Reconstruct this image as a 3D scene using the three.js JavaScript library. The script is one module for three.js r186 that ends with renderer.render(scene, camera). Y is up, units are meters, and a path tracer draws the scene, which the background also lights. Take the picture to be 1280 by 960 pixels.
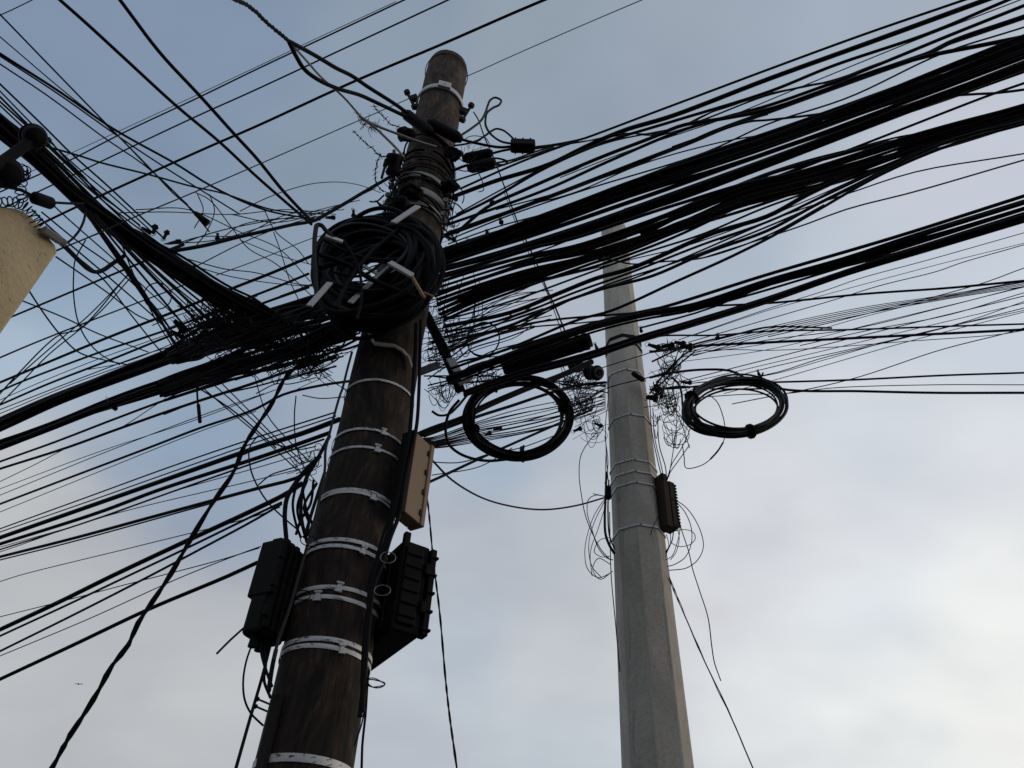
import * as THREE from 'three';
import { mergeGeometries } from 'three/addons/utils/BufferGeometryUtils.js';
import { RoundedBoxGeometry } from 'three/addons/geometries/RoundedBoxGeometry.js';
import { ImprovedNoise } from 'three/addons/math/ImprovedNoise.js';

// ---------------------------------------------------------------- camera
const scene = new THREE.Scene();
const FOCAL = 962;                                   // pixels, of a 1280 x 960 picture
const camera = new THREE.PerspectiveCamera(2 * Math.atan(480 / FOCAL) * 180 / Math.PI, 4 / 3, 0.05, 2000);
const EYE = new THREE.Vector3(0, 1.6, 0);
camera.position.copy(EYE);
camera.rotation.set(42.21 * Math.PI / 180, 0, 3.03 * Math.PI / 180, 'YXZ');
camera.updateMatrixWorld();

let seed = 20240611;
const rnd = () => { seed = (seed * 1664525 + 1013904223) >>> 0; return seed / 4294967296; };
const rr = (a, b) => a + (b - a) * rnd();
const gs = () => (rnd() + rnd() + rnd() + rnd() - 2) * 0.87;
const V = (x, y, z) => new THREE.Vector3(x, y, z);
const noise = new ImprovedNoise();
const fbm = (x, y, z, o = 4) => { let s = 0, a = 0.5; for (let i = 0; i < o; i++) { s += a * noise.noise(x, y, z); x *= 2.03; y *= 2.03; z *= 2.03; a *= 0.5; } return s; };
const sm = (a, b, x) => { const t = Math.min(1, Math.max(0, (x - a) / (b - a))); return t * t * (3 - 2 * t); };

// direction of a photograph pixel, and the points on it at a ground distance or on an upright plane
const ray = (x, y) => V((x - 640) / FOCAL, -(y - 480) / FOCAL, -1).applyQuaternion(camera.quaternion).normalize();
const at = (x, y, r) => { const d = ray(x, y); return d.multiplyScalar(r / Math.hypot(d.x, d.z)).add(EYE); };
const onPlane = (x, y, p0, n) => { const d = ray(x, y); let t = p0.clone().sub(EYE).dot(n) / d.dot(n); if (!(t > 0.5)) t = 12; return d.multiplyScalar(Math.min(t, 14)).add(EYE); };

// ---------------------------------------------------------------- sky: thin evening overcast, brightest low on the right
{
  const S = [   // photograph pixel and the sky colour seen there
    [60, 40, 107, 122, 145], [320, 55, 106, 120, 142], [480, 30, 117, 129, 146], [640, 40, 127, 137, 150], [860, 60, 133, 142, 156], [1060, 20, 144, 153, 168],
    [200, 170, 107, 122, 144], [420, 190, 112, 125, 143], [700, 130, 127, 138, 153], [900, 110, 136, 146, 161], [60, 330, 120, 138, 160], [270, 320, 116, 130, 148], [640, 260, 132, 145, 162], [1200, 228, 182, 186, 198],
    [110, 420, 132, 150, 172], [20, 450, 150, 166, 184], [620, 410, 140, 154, 174], [690, 390, 158, 164, 176], [900, 350, 160, 169, 184], [1100, 350, 178, 186, 198], [1260, 430, 188, 195, 207],
    [30, 600, 178, 178, 179], [40, 645, 181, 181, 182], [95, 650, 172, 172, 174], [10, 560, 166, 168, 174], [130, 690, 166, 167, 171], [110, 560, 138, 148, 164], [170, 590, 122, 137, 158], [230, 560, 118, 135, 158], [250, 660, 128, 141, 162], [180, 660, 136, 146, 163], [60, 740, 178, 178, 180], [200, 795, 171, 171, 175], [60, 900, 166, 167, 171], [220, 900, 174, 174, 178], [300, 800, 172, 173, 178],
    [600, 600, 145, 158, 176], [600, 680, 163, 166, 175], [660, 660, 172, 176, 184], [600, 820, 162, 170, 182], [700, 820, 182, 184, 190], [560, 930, 172, 177, 186], [720, 930, 180, 187, 195],
    [930, 620, 198, 199, 206], [900, 760, 204, 204, 209], [1000, 880, 214, 216, 219], [1080, 560, 200, 205, 214], [1230, 560, 212, 214, 220], [1020, 640, 210, 210, 215], [1240, 720, 230, 230, 231], [1250, 780, 236, 236, 234], [1100, 760, 213, 217, 223], [1100, 680, 214, 216, 222], [1100, 930, 225, 226, 226], [1250, 900, 235, 234, 232],
    [1700, 800, 226, 226, 226], [1700, 300, 176, 184, 196], [-500, 300, 120, 134, 154], [-500, 900, 150, 154, 166], [640, -400, 110, 124, 142], [640, 1300, 186, 188, 192],
  ];
  const lin = c => { c = Math.pow(Math.min(1, c / 255), 0.77); return c <= 0.04045 ? c / 12.92 : Math.pow((c + 0.055) / 1.055, 2.4); };
  const K = S.map(s => { const m = (s[2] + s[3] + s[4]) / 3, q = v => m + (v - m) * 1.18; return [ray(s[0], s[1]), lin(q(s[2]) - 1.5), lin(q(s[3]) + 1), lin(q(s[4]) + 1)]; });
  const w = 1024, h = 512, data = new Float32Array(w * h * 4);
  for (let j = 0; j < h; j++) for (let i = 0; i < w; i++) {
    const el = (0.5 - (j + 0.5) / h) * Math.PI * -1, u = (i + 0.5) / w;      // row 0 is the bottom
    const ph = (u - 0.5) * 2 * Math.PI;                                        // three.js: u = atan2(z, x) / 2pi + 0.5
    const e = Math.max(el, 0.01);
    let x = Math.cos(e) * Math.cos(ph), y = Math.sin(e), z = Math.cos(e) * Math.sin(ph);
    // the layer of cloud is broken up by soft wisps
    const sx = x / (y + 0.35), sz = z / (y + 0.35);
    const wx = fbm(sx * 2.1 + 5, sz * 2.1, 1.3, 4) * 0.09, wy = fbm(sx * 2.1, sz * 2.1 + 9, 4.7, 4) * 0.09;
    const qx = x + wx, qy = y + wy, qz = z + wx * 0.5;
    let ws = 0, r = 0, g = 0, b = 0;
    for (const [d, cr, cg, cb] of K) {
      const q = (qx - d.x) ** 2 + (qy - d.y) ** 2 + (qz - d.z) ** 2, k = 1 / ((q + 0.002) * (q + 0.002));
      ws += k; r += k * cr; g += k * cg; b += k * cb;
    }
    const f = 1 + 0.18 * fbm(sx * 3.1 + 0.8 * fbm(sx * 2, sz * 2, 5.5, 3), sz * 4.2 + 3, 7.1, 5) + 0.06 * fbm(sx * 7, sz * 15, 2.2, 4);
    const o = (j * w + i) * 4;
    data[o] = r / ws * f; data[o + 1] = g / ws * f; data[o + 2] = b / ws * (1 + (f - 1) * 0.85); data[o + 3] = 1;
  }
  const sky = new THREE.DataTexture(data, w, h, THREE.RGBAFormat, THREE.FloatType);
  sky.mapping = THREE.EquirectangularReflectionMapping;
  sky.magFilter = sky.minFilter = THREE.LinearFilter; sky.wrapS = THREE.RepeatWrapping; sky.needsUpdate = true;
  scene.background = sky; scene.environment = sky;
}
// the veiled low sun, on the right
const sun = new THREE.DirectionalLight(0xffe2bd, 0.5);
sun.position.set(9, 4.2, -2.5).multiplyScalar(3); sun.target.position.set(0, 4, -3);
sun.castShadow = true; sun.shadow.radius = 22; sun.shadow.mapSize.set(2048, 2048);
Object.assign(sun.shadow.camera, { left: -14, right: 14, top: 14, bottom: -14, near: 0.5, far: 80 });
scene.add(sun, sun.target);

const renderer = new THREE.WebGLRenderer({ antialias: true });
renderer.toneMapping = THREE.LinearToneMapping; renderer.toneMappingExposure = 1;
renderer.shadowMap.enabled = true; renderer.shadowMap.type = THREE.PCFSoftShadowMap;

// ---------------------------------------------------------------- helpers
const taken = {};
const numbered = n => { const k = taken[n] = (taken[n] ?? -1) + 1; return k ? `${n}_${String(k).padStart(3, '0')}` : n; };
function obj(name, geo, mat, parent) { const m = new THREE.Mesh(geo, mat); m.name = name; m.castShadow = m.receiveShadow = true; parent.add(m); return m; }
function tag(o, label, category, group, kind) { o.userData = { label, category }; if (group) o.userData.group = group; if (kind) o.userData.kind = kind; return o; }
function thing(name, label, category, pos, group) { const g = new THREE.Group(); g.name = numbered(name); if (pos) g.position.copy(pos); scene.add(g); return tag(g, label, category, group); }
function single(name, geo, mat, label, category, group, kind) { return tag(obj(numbered(name), geo, mat, scene), label, category, group, kind); }
const shift = (g, p) => g.translate(-p.x, -p.y, -p.z);
const merge = l => mergeGeometries(l.map(g => { const q = g.index ? g.toNonIndexed() : g; for (const a of Object.keys(q.attributes)) if (!['position', 'normal', 'uv'].includes(a)) q.deleteAttribute(a); return q; }));
function dataTex(w, h, fn, srgb = true) {
  const d = new Uint8Array(w * h * 4);
  for (let j = 0; j < h; j++) for (let i = 0; i < w; i++) { const c = fn(i / w, j / h), o = (j * w + i) * 4; for (let k = 0; k < 3; k++) d[o + k] = Math.max(0, Math.min(255, c[k] * 255)); d[o + 3] = 255; }
  const t = new THREE.DataTexture(d, w, h); t.wrapS = t.wrapT = THREE.RepeatWrapping; t.magFilter = THREE.LinearFilter; t.minFilter = THREE.LinearMipmapLinearFilter; t.generateMipmaps = true;
  if (srgb) t.colorSpace = THREE.SRGBColorSpace; t.needsUpdate = true; return t;
}
const mat = (r, g, b, rough = 0.6, metal = 0, extra = {}) => new THREE.MeshStandardMaterial({ color: new THREE.Color().setRGB(r, g, b), roughness: rough, metalness: metal, ...extra });
const dark = (r, g, b, rough, spec) => new THREE.MeshPhysicalMaterial({ color: new THREE.Color().setRGB(r, g, b), roughness: rough, specularIntensity: spec });
// seamless noise on a tile
const tn = (u, v, fu, fv, s) => { const a = u * 2 * Math.PI, b = v * 2 * Math.PI; return fbm(Math.cos(a) * fu / 6.28 + s, Math.sin(a) * fu / 6.28 + Math.cos(b) * fv / 6.28, Math.sin(b) * fv / 6.28 + s * 0.7, 4); };

const grain = dataTex(1024, 1024, (u, v) => {
  const n = tn(u, v, 38, 4, 1.1), m = tn(u, v, 11, 5, 5.2), s = tn(u, v, 120, 14, 8.3), k = tn(u, v, 9, 9, 3.3), q = tn(u, v, 26, 20, 6.6);
  let c = 0.142 + 0.075 * n + 0.11 * m + 0.06 * s + 0.15 * k + 0.07 * q;
  if (k + q > 0.3) c += 0.03; if (n + 0.6 * s < -0.42) c *= 0.45;             // bare patches, and the open checks of dry wood
  c = Math.max(0.03, c); return [c * 1.24, c * 0.95, c * 0.74];
});
const grainBump = dataTex(512, 512, (u, v) => { const a = tn(u, v, 38, 4, 1.1), t = tn(u, v, 120, 14, 8.3); const n = 0.6 + 0.4 * a + 0.25 * t + 0.3 * tn(u, v, 9, 9, 3.3) - (a + 0.6 * t < -0.42 ? 0.4 : 0); return [n, n, n]; }, false);
const concrete = dataTex(512, 512, (u, v) => {
  const n = tn(u, v, 8, 3, 2.1), m = tn(u, v, 70, 70, 6.2), s = tn(u, v, 170, 170, 4.3), st = tn(u, v, 34, 2, 9.1);
  let c = 0.735 + 0.15 * n + 0.09 * m + 0.07 * s + 0.06 * st; if (m + s < -0.56) c -= 0.14; if (st + 0.5 * n > 0.27) c -= 0.09 + 0.05 * m; if (n - st > 0.55) c -= 0.06;
  return [c * 1.025, c * 0.98, c * 0.915];
});
const speckBump = dataTex(512, 512, (u, v) => { const n = 0.5 + 0.4 * tn(u, v, 90, 90, 6.2) + 0.3 * tn(u, v, 190, 190, 4.3); return [n, n, n]; }, false);
const plaster = dataTex(512, 512, (u, v) => {
  const n = tn(u, v, 5, 5, 2.7), m = tn(u, v, 60, 60, 1.2), s = tn(u, v, 160, 160, 7.3);
  const c = 0.83 + 0.09 * n + 0.07 * m + 0.05 * s - (s + m < -0.5 ? 0.16 : 0);
  return [c * 1.04, c * 0.93, c * 0.73];
});
const worn = dataTex(512, 128, (u, v) => { const n = tn(u, v, 26, 5, 3.9), m = tn(u, v, 90, 24, 7.7); let c = 0.86 + 0.07 * m; let w = 1; if (n + 0.5 * m > 0.24) { c = 0.42 + 0.1 * m; w = 0.86; } if (n + 0.4 * m < -0.36) { c = 0.2; w = 0.75; } return [c, c * (0.5 + 0.5 * w), c * w]; });
const asphalt = dataTex(512, 512, (u, v) => { const c = 0.27 + 0.06 * tn(u, v, 6, 6, 1.7) + 0.09 * tn(u, v, 150, 150, 3.1); return [c, c, c * 1.01]; });

const M = {
  wood: new THREE.MeshStandardMaterial({ map: grain, bumpMap: grainBump, bumpScale: 0.007, roughness: 0.9 }),
  palerWood: new THREE.MeshStandardMaterial({ map: grain, color: new THREE.Color().setRGB(1.8, 1.75, 1.65), bumpMap: grainBump, bumpScale: 0.007, roughness: 0.9 }),  // same grain as the shaft, in a lighter tone for the head
  concrete: new THREE.MeshStandardMaterial({ map: concrete, bumpMap: speckBump, bumpScale: 0.002, roughness: 0.92 }),
  plaster: new THREE.MeshStandardMaterial({ map: plaster, bumpMap: speckBump, bumpScale: 0.003, roughness: 0.95 }),
  black: dark(0.006, 0.0055, 0.007, 0.75, 0.35), blue: dark(0.006, 0.0055, 0.009, 0.7, 0.4), brown: dark(0.011, 0.007, 0.009, 0.8, 0.3), grey: dark(0.024, 0.024, 0.027, 0.65, 0.5),
  gloss: dark(0.006, 0.006, 0.006, 0.36, 0.4), plastic: dark(0.006, 0.006, 0.0058, 0.6, 0.2), steel: new THREE.MeshStandardMaterial({ map: worn, roughness: 0.5, metalness: 0.1 }), dull: mat(0.22, 0.21, 0.2, 0.6, 0.4), zinc: mat(0.5, 0.5, 0.49, 0.55, 0.15),
  rust: mat(0.045, 0.028, 0.021, 0.9), beige: mat(0.25, 0.17, 0.105, 0.65), tan: mat(0.36, 0.24, 0.15, 0.8), darkwood: mat(0.016, 0.012, 0.01, 0.9), white: mat(0.6, 0.6, 0.58, 0.5), pale: mat(0.3, 0.29, 0.27, 0.7), porcelain: mat(0.07, 0.045, 0.036, 0.6),
};

// ---------------------------------------------------------------- ground
{
  const g = new THREE.PlaneGeometry(1200, 1200, 1, 1); g.rotateX(-Math.PI / 2);
  for (let i = 0; i < g.attributes.uv.count; i++) g.attributes.uv.setXY(i, g.attributes.uv.getX(i) * 400, g.attributes.uv.getY(i) * 400);
  const o = obj('ground', g, new THREE.MeshStandardMaterial({ map: asphalt, roughness: 0.95 }), scene); o.userData.kind = 'structure';
}

// ---------------------------------------------------------------- the old round pole
const OLD = at(380, 960, 3.2).setY(0), OLD_R = 0.177, OLD_TOP = at(563, 80, 3.16).y;
const pole = thing('round_utility_pole', 'dark weathered round pole with white steel straps, carrying the cable tangle', 'utility pole', OLD);
{
  const yCut = at(512, 300, 3.02).y, R = y => OLD_R + 0.006 - 0.012 * Math.max(0, y - 2) / (OLD_TOP - 2) + 0.002 * Math.sin(y * 9);
  const build = prof => {
    const g = new THREE.LatheGeometry(prof.map(p => new THREE.Vector2(...p)), 72), p = g.attributes.position, uv = g.attributes.uv;
    for (let i = 0; i < p.count; i++) {
      const a = Math.atan2(p.getZ(i), p.getX(i)), y = p.getY(i), k = 1 + 0.035 * fbm(Math.cos(a) * 1.5, y * 0.9, Math.sin(a) * 1.5, 3) + 0.01 * noise.noise(Math.cos(a) * 9, y * 0.35, Math.sin(a) * 9);
      p.setXYZ(i, p.getX(i) * k, y, p.getZ(i) * k); uv.setXY(i, uv.getX(i) * 2, y / 1.1);
    }
    g.computeVertexNormals(); return g;
  };
  const lo = [[0, 0], [OLD_R + 0.012, 0]], hi = [];
  for (let i = 0; i <= 24; i++) lo.push([R(yCut * i / 24), 0.01 + (yCut - 0.01) * i / 24]);
  for (let i = 0; i <= 14; i++) { const y = yCut + (OLD_TOP - 0.04 - yCut) * i / 14; hi.push([R(y), y]); }
  hi.push([OLD_R - 0.012, OLD_TOP - 0.012], [OLD_R - 0.045, OLD_TOP + 0.006], [0, OLD_TOP + 0.014]);
  obj('shaft', build(lo), M.wood, pole);
  obj('paler_head', build(hi), M.palerWood, pole).userData.label = 'lighter brown wood at the pole head';
}
// a flat steel band round the old pole, at the height where its front shows in the photograph
function band(R, h, thick) { return new THREE.LatheGeometry([[R, -h / 2], [R + thick, -h / 2], [R + thick, h / 2], [R, h / 2], [R, -h / 2]].map(p => new THREE.Vector2(...p)), 56); }
const buckleGeo = merge([new THREE.BoxGeometry(0.02, 0.046, 0.008), new THREE.BoxGeometry(0.034, 0.008, 0.012).translate(0, 0.02, 0.002), new THREE.BoxGeometry(0.034, 0.008, 0.012).translate(0, -0.02, 0.002)]);
function strap(px, py, h0, tiltX, tiltZ, buckles = []) {
  const h = h0 * rr(0.72, 0.92); tiltX += rr(-0.03, 0.03); tiltZ += rr(-0.035, 0.035);
  const y = at(px, py, 3.2 - OLD_R).y;
  const s = obj('strap', band(OLD_R + 0.0065, h, 0.0025), M.steel, pole); s.position.y = y; s.rotation.set(tiltX, rr(0, 6), tiltZ);
  for (const a of buckles) { const b = obj('buckle', buckleGeo, M.steel, s); const q = a - s.rotation.y; b.position.set(Math.sin(q) * (OLD_R + 0.012), 0, Math.cos(q) * (OLD_R + 0.012)); b.rotation.set(0, q, rr(-0.15, 0.15), 'YXZ'); b.scale.setScalar(rr(0.75, 1)); }
}
strap(478, 475, 0.017, 0.02, -0.02, []);
strap(462, 538, 0.016, 0.0, 0.0, [0.5]); strap(455, 557, 0.016, 0.03, 0.01, [0.42]);
strap(448, 612, 0.02, 0.02, 0.0, []); strap(446, 619, 0.015, -0.03, 0.0, [0.55]);
strap(430, 674, 0.021, 0.01, -0.02, []); strap(428, 684, 0.02, 0.01, -0.02, [0.55]);
strap(418, 733, 0.021, 0.0, -0.05, [0.18]); strap(412, 745, 0.02, 0.03, 0.0, [-0.25]);
strap(400, 799, 0.022, 0.02, 0.02, []); strap(398, 809, 0.021, 0.0, 0.0, [0.5]);
strap(380, 949, 0.034, 0.0, 0.03, []);
// nails on the left side, a slim wooden batten up the front, the wire round the head
for (const [px, py] of [[333, 878], [336, 888]]) { const n = obj('nail', merge([new THREE.CylinderGeometry(0.004, 0.004, 0.06, 6), new THREE.CylinderGeometry(0.009, 0.009, 0.005, 8).translate(0, 0.03, 0)]), M.darkwood, pole); n.position.set(-OLD_R - 0.015, at(px, py, 3.2).y, 0.05); n.rotation.z = 1.25; }
{
  const b = obj('batten', new RoundedBoxGeometry(0.045, 1.1, 0.02, 2, 0.004), M.darkwood, pole); b.position.set(-0.115, 2.1, 0.158); b.rotation.y = -0.6;
  const bm = new THREE.TorusGeometry(OLD_R + 0.004, 0.004, 5, 60); bm.rotateX(Math.PI / 2 - 0.06);
  obj('tie_wire', bm, M.rust, pole).position.y = OLD_TOP - 0.13;
}
// pale bands at the neck and the pole top clamp with its bolts
for (const [px, py, h, tx, tz] of [[540, 217, 0.05, 0.1, -0.12], [534, 236, 0.055, 0.06, -0.1], [528, 252, 0.055, 0.05, -0.12]]) {
  const s = obj('pole_band', band(OLD_R + 0.006, h, 0.012), M.pale, pole); s.position.y = at(px, py, 3.0).y; s.rotation.set(tx, 0, tz);
  for (const a of [1.25, -1.3]) { const l = obj('band_bolt', merge([new THREE.BoxGeometry(0.05, 0.05, 0.02), new THREE.CylinderGeometry(0.01, 0.01, 0.14, 6).rotateX(Math.PI / 2), new THREE.CylinderGeometry(0.02, 0.02, 0.02, 6).rotateX(Math.PI / 2).translate(0, 0, 0.06)]), M.dull, s); l.position.set(Math.sin(a) * (OLD_R + 0.03), 0, Math.cos(a) * (OLD_R + 0.03)); }
}
{
  const y = at(560, 105, 3.0).y - 0.02;
  const s = obj('pole_clamp', band(OLD_R + 0.002, 0.05, 0.014), M.zinc, pole); s.position.y = y; s.rotation.set(0.05, 0, -0.03);
  const pl = obj('clamp_plate', merge([new RoundedBoxGeometry(0.1, 0.07, 0.02, 2, 0.004).translate(0, 0, 0), new THREE.CylinderGeometry(0.011, 0.011, 0.03, 8).rotateX(Math.PI / 2)]), M.white, s); pl.position.set(0.045, 0.012, OLD_R + 0.014); pl.rotation.y = 0.2;
  for (const [dx, dz, t] of [[-OLD_R - 0.055, 0.05, 0.5], [OLD_R + 0.055, 0.03, -0.35]]) {
    const b = obj('clamp_bolt', merge([new THREE.CylinderGeometry(0.012, 0.012, 0.2, 8), new THREE.CylinderGeometry(0.026, 0.026, 0.028, 6).translate(0, 0.08, 0), new THREE.CylinderGeometry(0.026, 0.026, 0.028, 6).translate(0, -0.08, 0), new THREE.BoxGeometry(0.055, 0.04, 0.05).translate(dx > 0 ? -0.03 : 0.03, 0, 0)]), M.rust, s);
    b.position.set(dx, dx > 0 ? -0.1 : 0, dz); b.rotation.set(0.3, 0, t);
  }
}

// ---------------------------------------------------------------- the pale octagonal pole
const NEW = at(822, 960, 4.6).setY(0), NEW_TOP = at(767, 274, 4.5).y;
const newR = y => 0.196 - 0.0158 * (y - 2.9);
const newPole = thing('octagonal_concrete_pole', 'pale tapered eight-sided concrete pole with thin steel straps', 'utility pole', NEW);
const faceCam = Math.atan2(-NEW.x, -NEW.z);
function octRing(R, ch = 0.022) { const l = []; for (let k = 0; k < 8; k++) for (const s of [-ch, ch]) { const a = faceCam + k * Math.PI / 4 + s; l.push([Math.sin(a) * R, Math.cos(a) * R]); } return l; }
{
  const P = [], U = [], rows = 14, pos = (x, y, z, u, v) => { P.push(x, y, z); U.push(u, v); };
  for (let j = 0; j < rows; j++) {
    const y0 = NEW_TOP * j / rows, y1 = NEW_TOP * (j + 1) / rows, a = octRing(newR(y0)), b = octRing(newR(y1));
    for (let k = 0; k < 16; k++) {
      const m = (k + 1) % 16, u0 = k * 0.09, u1 = u0 + 0.09;
      pos(a[k][0], y0, a[k][1], u0, y0 / 1.2); pos(a[m][0], y0, a[m][1], u1, y0 / 1.2); pos(b[m][0], y1, b[m][1], u1, y1 / 1.2);
      pos(a[k][0], y0, a[k][1], u0, y0 / 1.2); pos(b[m][0], y1, b[m][1], u1, y1 / 1.2); pos(b[k][0], y1, b[k][1], u0, y1 / 1.2);
    }
  }
  const t = octRing(newR(NEW_TOP));
  for (let k = 0; k < 16; k++) { const m = (k + 1) % 16; pos(0, NEW_TOP, 0, 0.5, 0.5); pos(t[k][0], NEW_TOP, t[k][1], 0.5 + t[k][0], 0.5 + t[k][1]); pos(t[m][0], NEW_TOP, t[m][1], 0.5 + t[m][0], 0.5 + t[m][1]); }
  const g = new THREE.BufferGeometry(); g.setAttribute('position', new THREE.Float32BufferAttribute(P, 3)); g.setAttribute('uv', new THREE.Float32BufferAttribute(U, 2)); g.computeVertexNormals();
  obj('shaft', g, M.concrete, newPole);
}
function octStrap(px, py, h, tx, tz, m = M.steel) {
  const y = at(px, py, 4.6 - 0.15).y, R = newR(y) + 0.0035, l = octRing(R, 0.03), l2 = octRing(R + 0.004, 0.03);
  const s = new THREE.Shape(l2.map(p => new THREE.Vector2(p[0], p[1]))); s.holes.push(new THREE.Path(l.map(p => new THREE.Vector2(p[0], p[1]))));
  const g = new THREE.ExtrudeGeometry(s, { depth: h, bevelEnabled: false }); g.rotateX(Math.PI / 2); // shape y becomes z
  const o = obj('strap', g, m, newPole); o.position.y = y + h / 2; o.rotation.set(tx, 0, tz);
}
octStrap(781, 461, 0.014, 0.03, 0); octStrap(785, 518, 0.013, 0.02, 0.02);
octStrap(791, 575, 0.013, 0.03, -0.02); octStrap(792, 590, 0.013, 0.02, 0.0); octStrap(793, 604, 0.013, 0.02, 0.0); octStrap(798, 658, 0.014, 0.0, 0.01);
octStrap(777, 417, 0.035, 0.1, 0.05, M.black); octStrap(778, 426, 0.03, 0.08, 0.06, M.black);

// ---------------------------------------------------------------- the beige wall end on the left
{
  const p0 = at(68, 315, 2.7), n = V(1.15, 0, 1).normalize(), ax = V(1, 0, -1.15).normalize();
  const top = [[68, 315], [66, 308], [60, 301], [53, 292], [45, 282], [37, 273], [28, 267], [17, 263], [0, 261], [-30, 262], [-80, 280]].map(q => onPlane(q[0], q[1], p0, n)).map(p => [p.clone().sub(p0).dot(ax), p.y]);
  const last = top[top.length - 1];
  const pts = [[0, 0], ...top, [last[0] - 2.2, last[1] - 0.1], [last[0] - 2.2, 0]];
  const s = new THREE.Shape(pts.map(p => new THREE.Vector2(p[0], p[1])));
  const g = new THREE.ExtrudeGeometry(s, { depth: 0.16, bevelEnabled: true, bevelSize: 0.008, bevelThickness: 0.008, bevelSegments: 2 });
  const w = thing('plastered_wall', 'beige rough plastered wall end with a rounded top', 'wall', V(p0.x, 0, p0.z));
  g.translate(0, 0, -0.16);
  const o = obj('wall_face', g, M.plaster, w); o.rotation.y = Math.atan2(n.x, n.z);
}

// ---------------------------------------------------------------- the shop house across the street, behind the viewer, that keeps sky light off the near faces
{
  const g = thing('shop_house', 'grey rendered two-storey shop house across the street', 'building', V(0, 0, 6.5));
  const wallM = mat(0.16, 0.15, 0.14, 0.95), trimM = mat(0.1, 0.095, 0.09, 0.9), glassM = mat(0.02, 0.022, 0.025, 0.1), doorM = mat(0.05, 0.045, 0.04, 0.6);
  obj('wall', new THREE.BoxGeometry(18, 7, 6).translate(0, 3.5, 3), wallM, g);
  obj('roof', new THREE.BoxGeometry(18.8, 0.25, 6.9).translate(0, 7.13, 2.9), trimM, g); obj('ledge', new THREE.BoxGeometry(18.1, 0.2, 0.7).translate(0, 3.9, -0.35), trimM, g);
  for (let k = 0; k < 6; k++) { const w = obj('window', new THREE.BoxGeometry(1.5, 1.5, 0.08).translate(-7.5 + k * 3, 5.5, -0.042), trimM, g); for (const q of [-0.36, 0.36]) obj('pane', new THREE.BoxGeometry(0.64, 1.34, 0.02).translate(-7.5 + k * 3 + q, 5.5, -0.094), glassM, w); }
  for (let k = 0; k < 4; k++) { const d = obj('shutter_door', new THREE.BoxGeometry(3.2, 2.9, 0.06).translate(-6.6 + k * 4.4, 1.45, -0.032), doorM, g); obj('handle', new THREE.BoxGeometry(0.3, 0.04, 0.05).translate(-6.6 + k * 4.4, 0.5, -0.09), trimM, d); }
}

// ---------------------------------------------------------------- wires
const HEAD = 25.5 * Math.PI / 180;
const plane = (p0, headDeg, off = 0) => { const h = headDeg * Math.PI / 180, n = V(-Math.sin(h), 0, Math.cos(h)); return { p0: p0.clone().addScaledVector(n, off), n }; };
const PLANES = {
  M: o => plane(OLD, 25.5, o),                                  // the run along the street, past the round pole
  L: o => plane(OLD, 31, o),                                    // its left half, bending a little away
  T: o => plane(at(330, 400, 3.25), 130, o),                    // the trunk that leaves to the near left
  W: o => plane(NEW, 14, o),                                    // wires leaving the octagonal pole to the right
  H: o => plane(NEW, 5, o),
};
const parse = s => s.trim().split(/\s+/).map(q => q.split(',').map(Number));
// 3D path of a traced line: on an upright plane 'M:-0.2', or between two ground distances '3.2>4.5'
function path(spec, where) {
  const px = typeof spec === 'string' ? parse(spec) : spec;
  let p;
  if (where.includes('>')) {
    const [a, b] = where.split('>').map(Number); const L = [0];
    for (let i = 1; i < px.length; i++) L.push(L[i - 1] + Math.hypot(px[i][0] - px[i - 1][0], px[i][1] - px[i - 1][1]));
    p = px.map((q, i) => at(q[0], q[1], a + (b - a) * L[i] / L[L.length - 1]));
  } else { const [k, o] = where.split(':'); const pl = PLANES[k](Number(o || 0)); p = px.map(q => onPlane(q[0], q[1], pl.p0, pl.n)); }
  const edge = q => q[0] <= 1 || q[0] >= 1279 || q[1] <= 1, low = q => q[1] >= 957;
  const ext = (e, i, q) => {                                   // what leaves the picture goes on outside it
    if (!edge(q) && !low(q)) return null;
    const d = e.clone().sub(i).normalize();
    if (low(q)) return e.clone().addScaledVector(d, Math.min(2.2, Math.max(0.1, (e.y - 0.15) / Math.max(0.05, -d.y))));
    return e.clone().addScaledVector(d, Math.max(0.5, Math.min(4.5, d.y < -0.02 ? (e.y - 2.2) / -d.y : 4.5)));
  };
  const n = p.length, a = ext(p[0], p[1], px[0]), b = ext(p[n - 1], p[n - 2], px[n - 1]);
  if (a) p.unshift(a); if (b) p.push(b);
  return p;
}
const crv = p => new THREE.CatmullRomCurve3(p, false, 'centripetal');
function tube(p, rad, sides = 6, dens = 14, closed = false) {
  const c = new THREE.CatmullRomCurve3(p, closed, 'centripetal');
  return new THREE.TubeGeometry(c, Math.min(220, Math.max(8, Math.round((p.length - (closed ? 0 : 1)) * dens))), rad, sides, closed);
}
const fat = mm => mm * (1.46 + 0.028 * mm);                     // traced line widths, as radii in millimetres
const MB = [M.black, M.blue, M.black, M.brown];
function wire(name, label, cat, group, mm, where, spec, m) {
  return single(name, tube(path(spec, where), fat(mm) / 1000), m || MB[Math.floor(rnd() * 4)], label, cat, group);
}
const girth = mm => mm < 2.7 ? 'hair-thin' : mm < 4.3 ? 'slim' : mm < 6.6 ? 'medium' : 'heavy';
function wires(name, label, cat, group, rows, m) {              // in a mixed set the girth tells the cables apart
  const mixed = new Set(rows.map(r => girth(r[0]))).size > 1 && /\bblack cable\b/.test(label);
  for (const [mm, where, spec] of rows) wire(name, mixed ? label.replace('black cable', girth(mm) + ' black cable') : label, cat, group, mm, where, spec, m);
}
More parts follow.
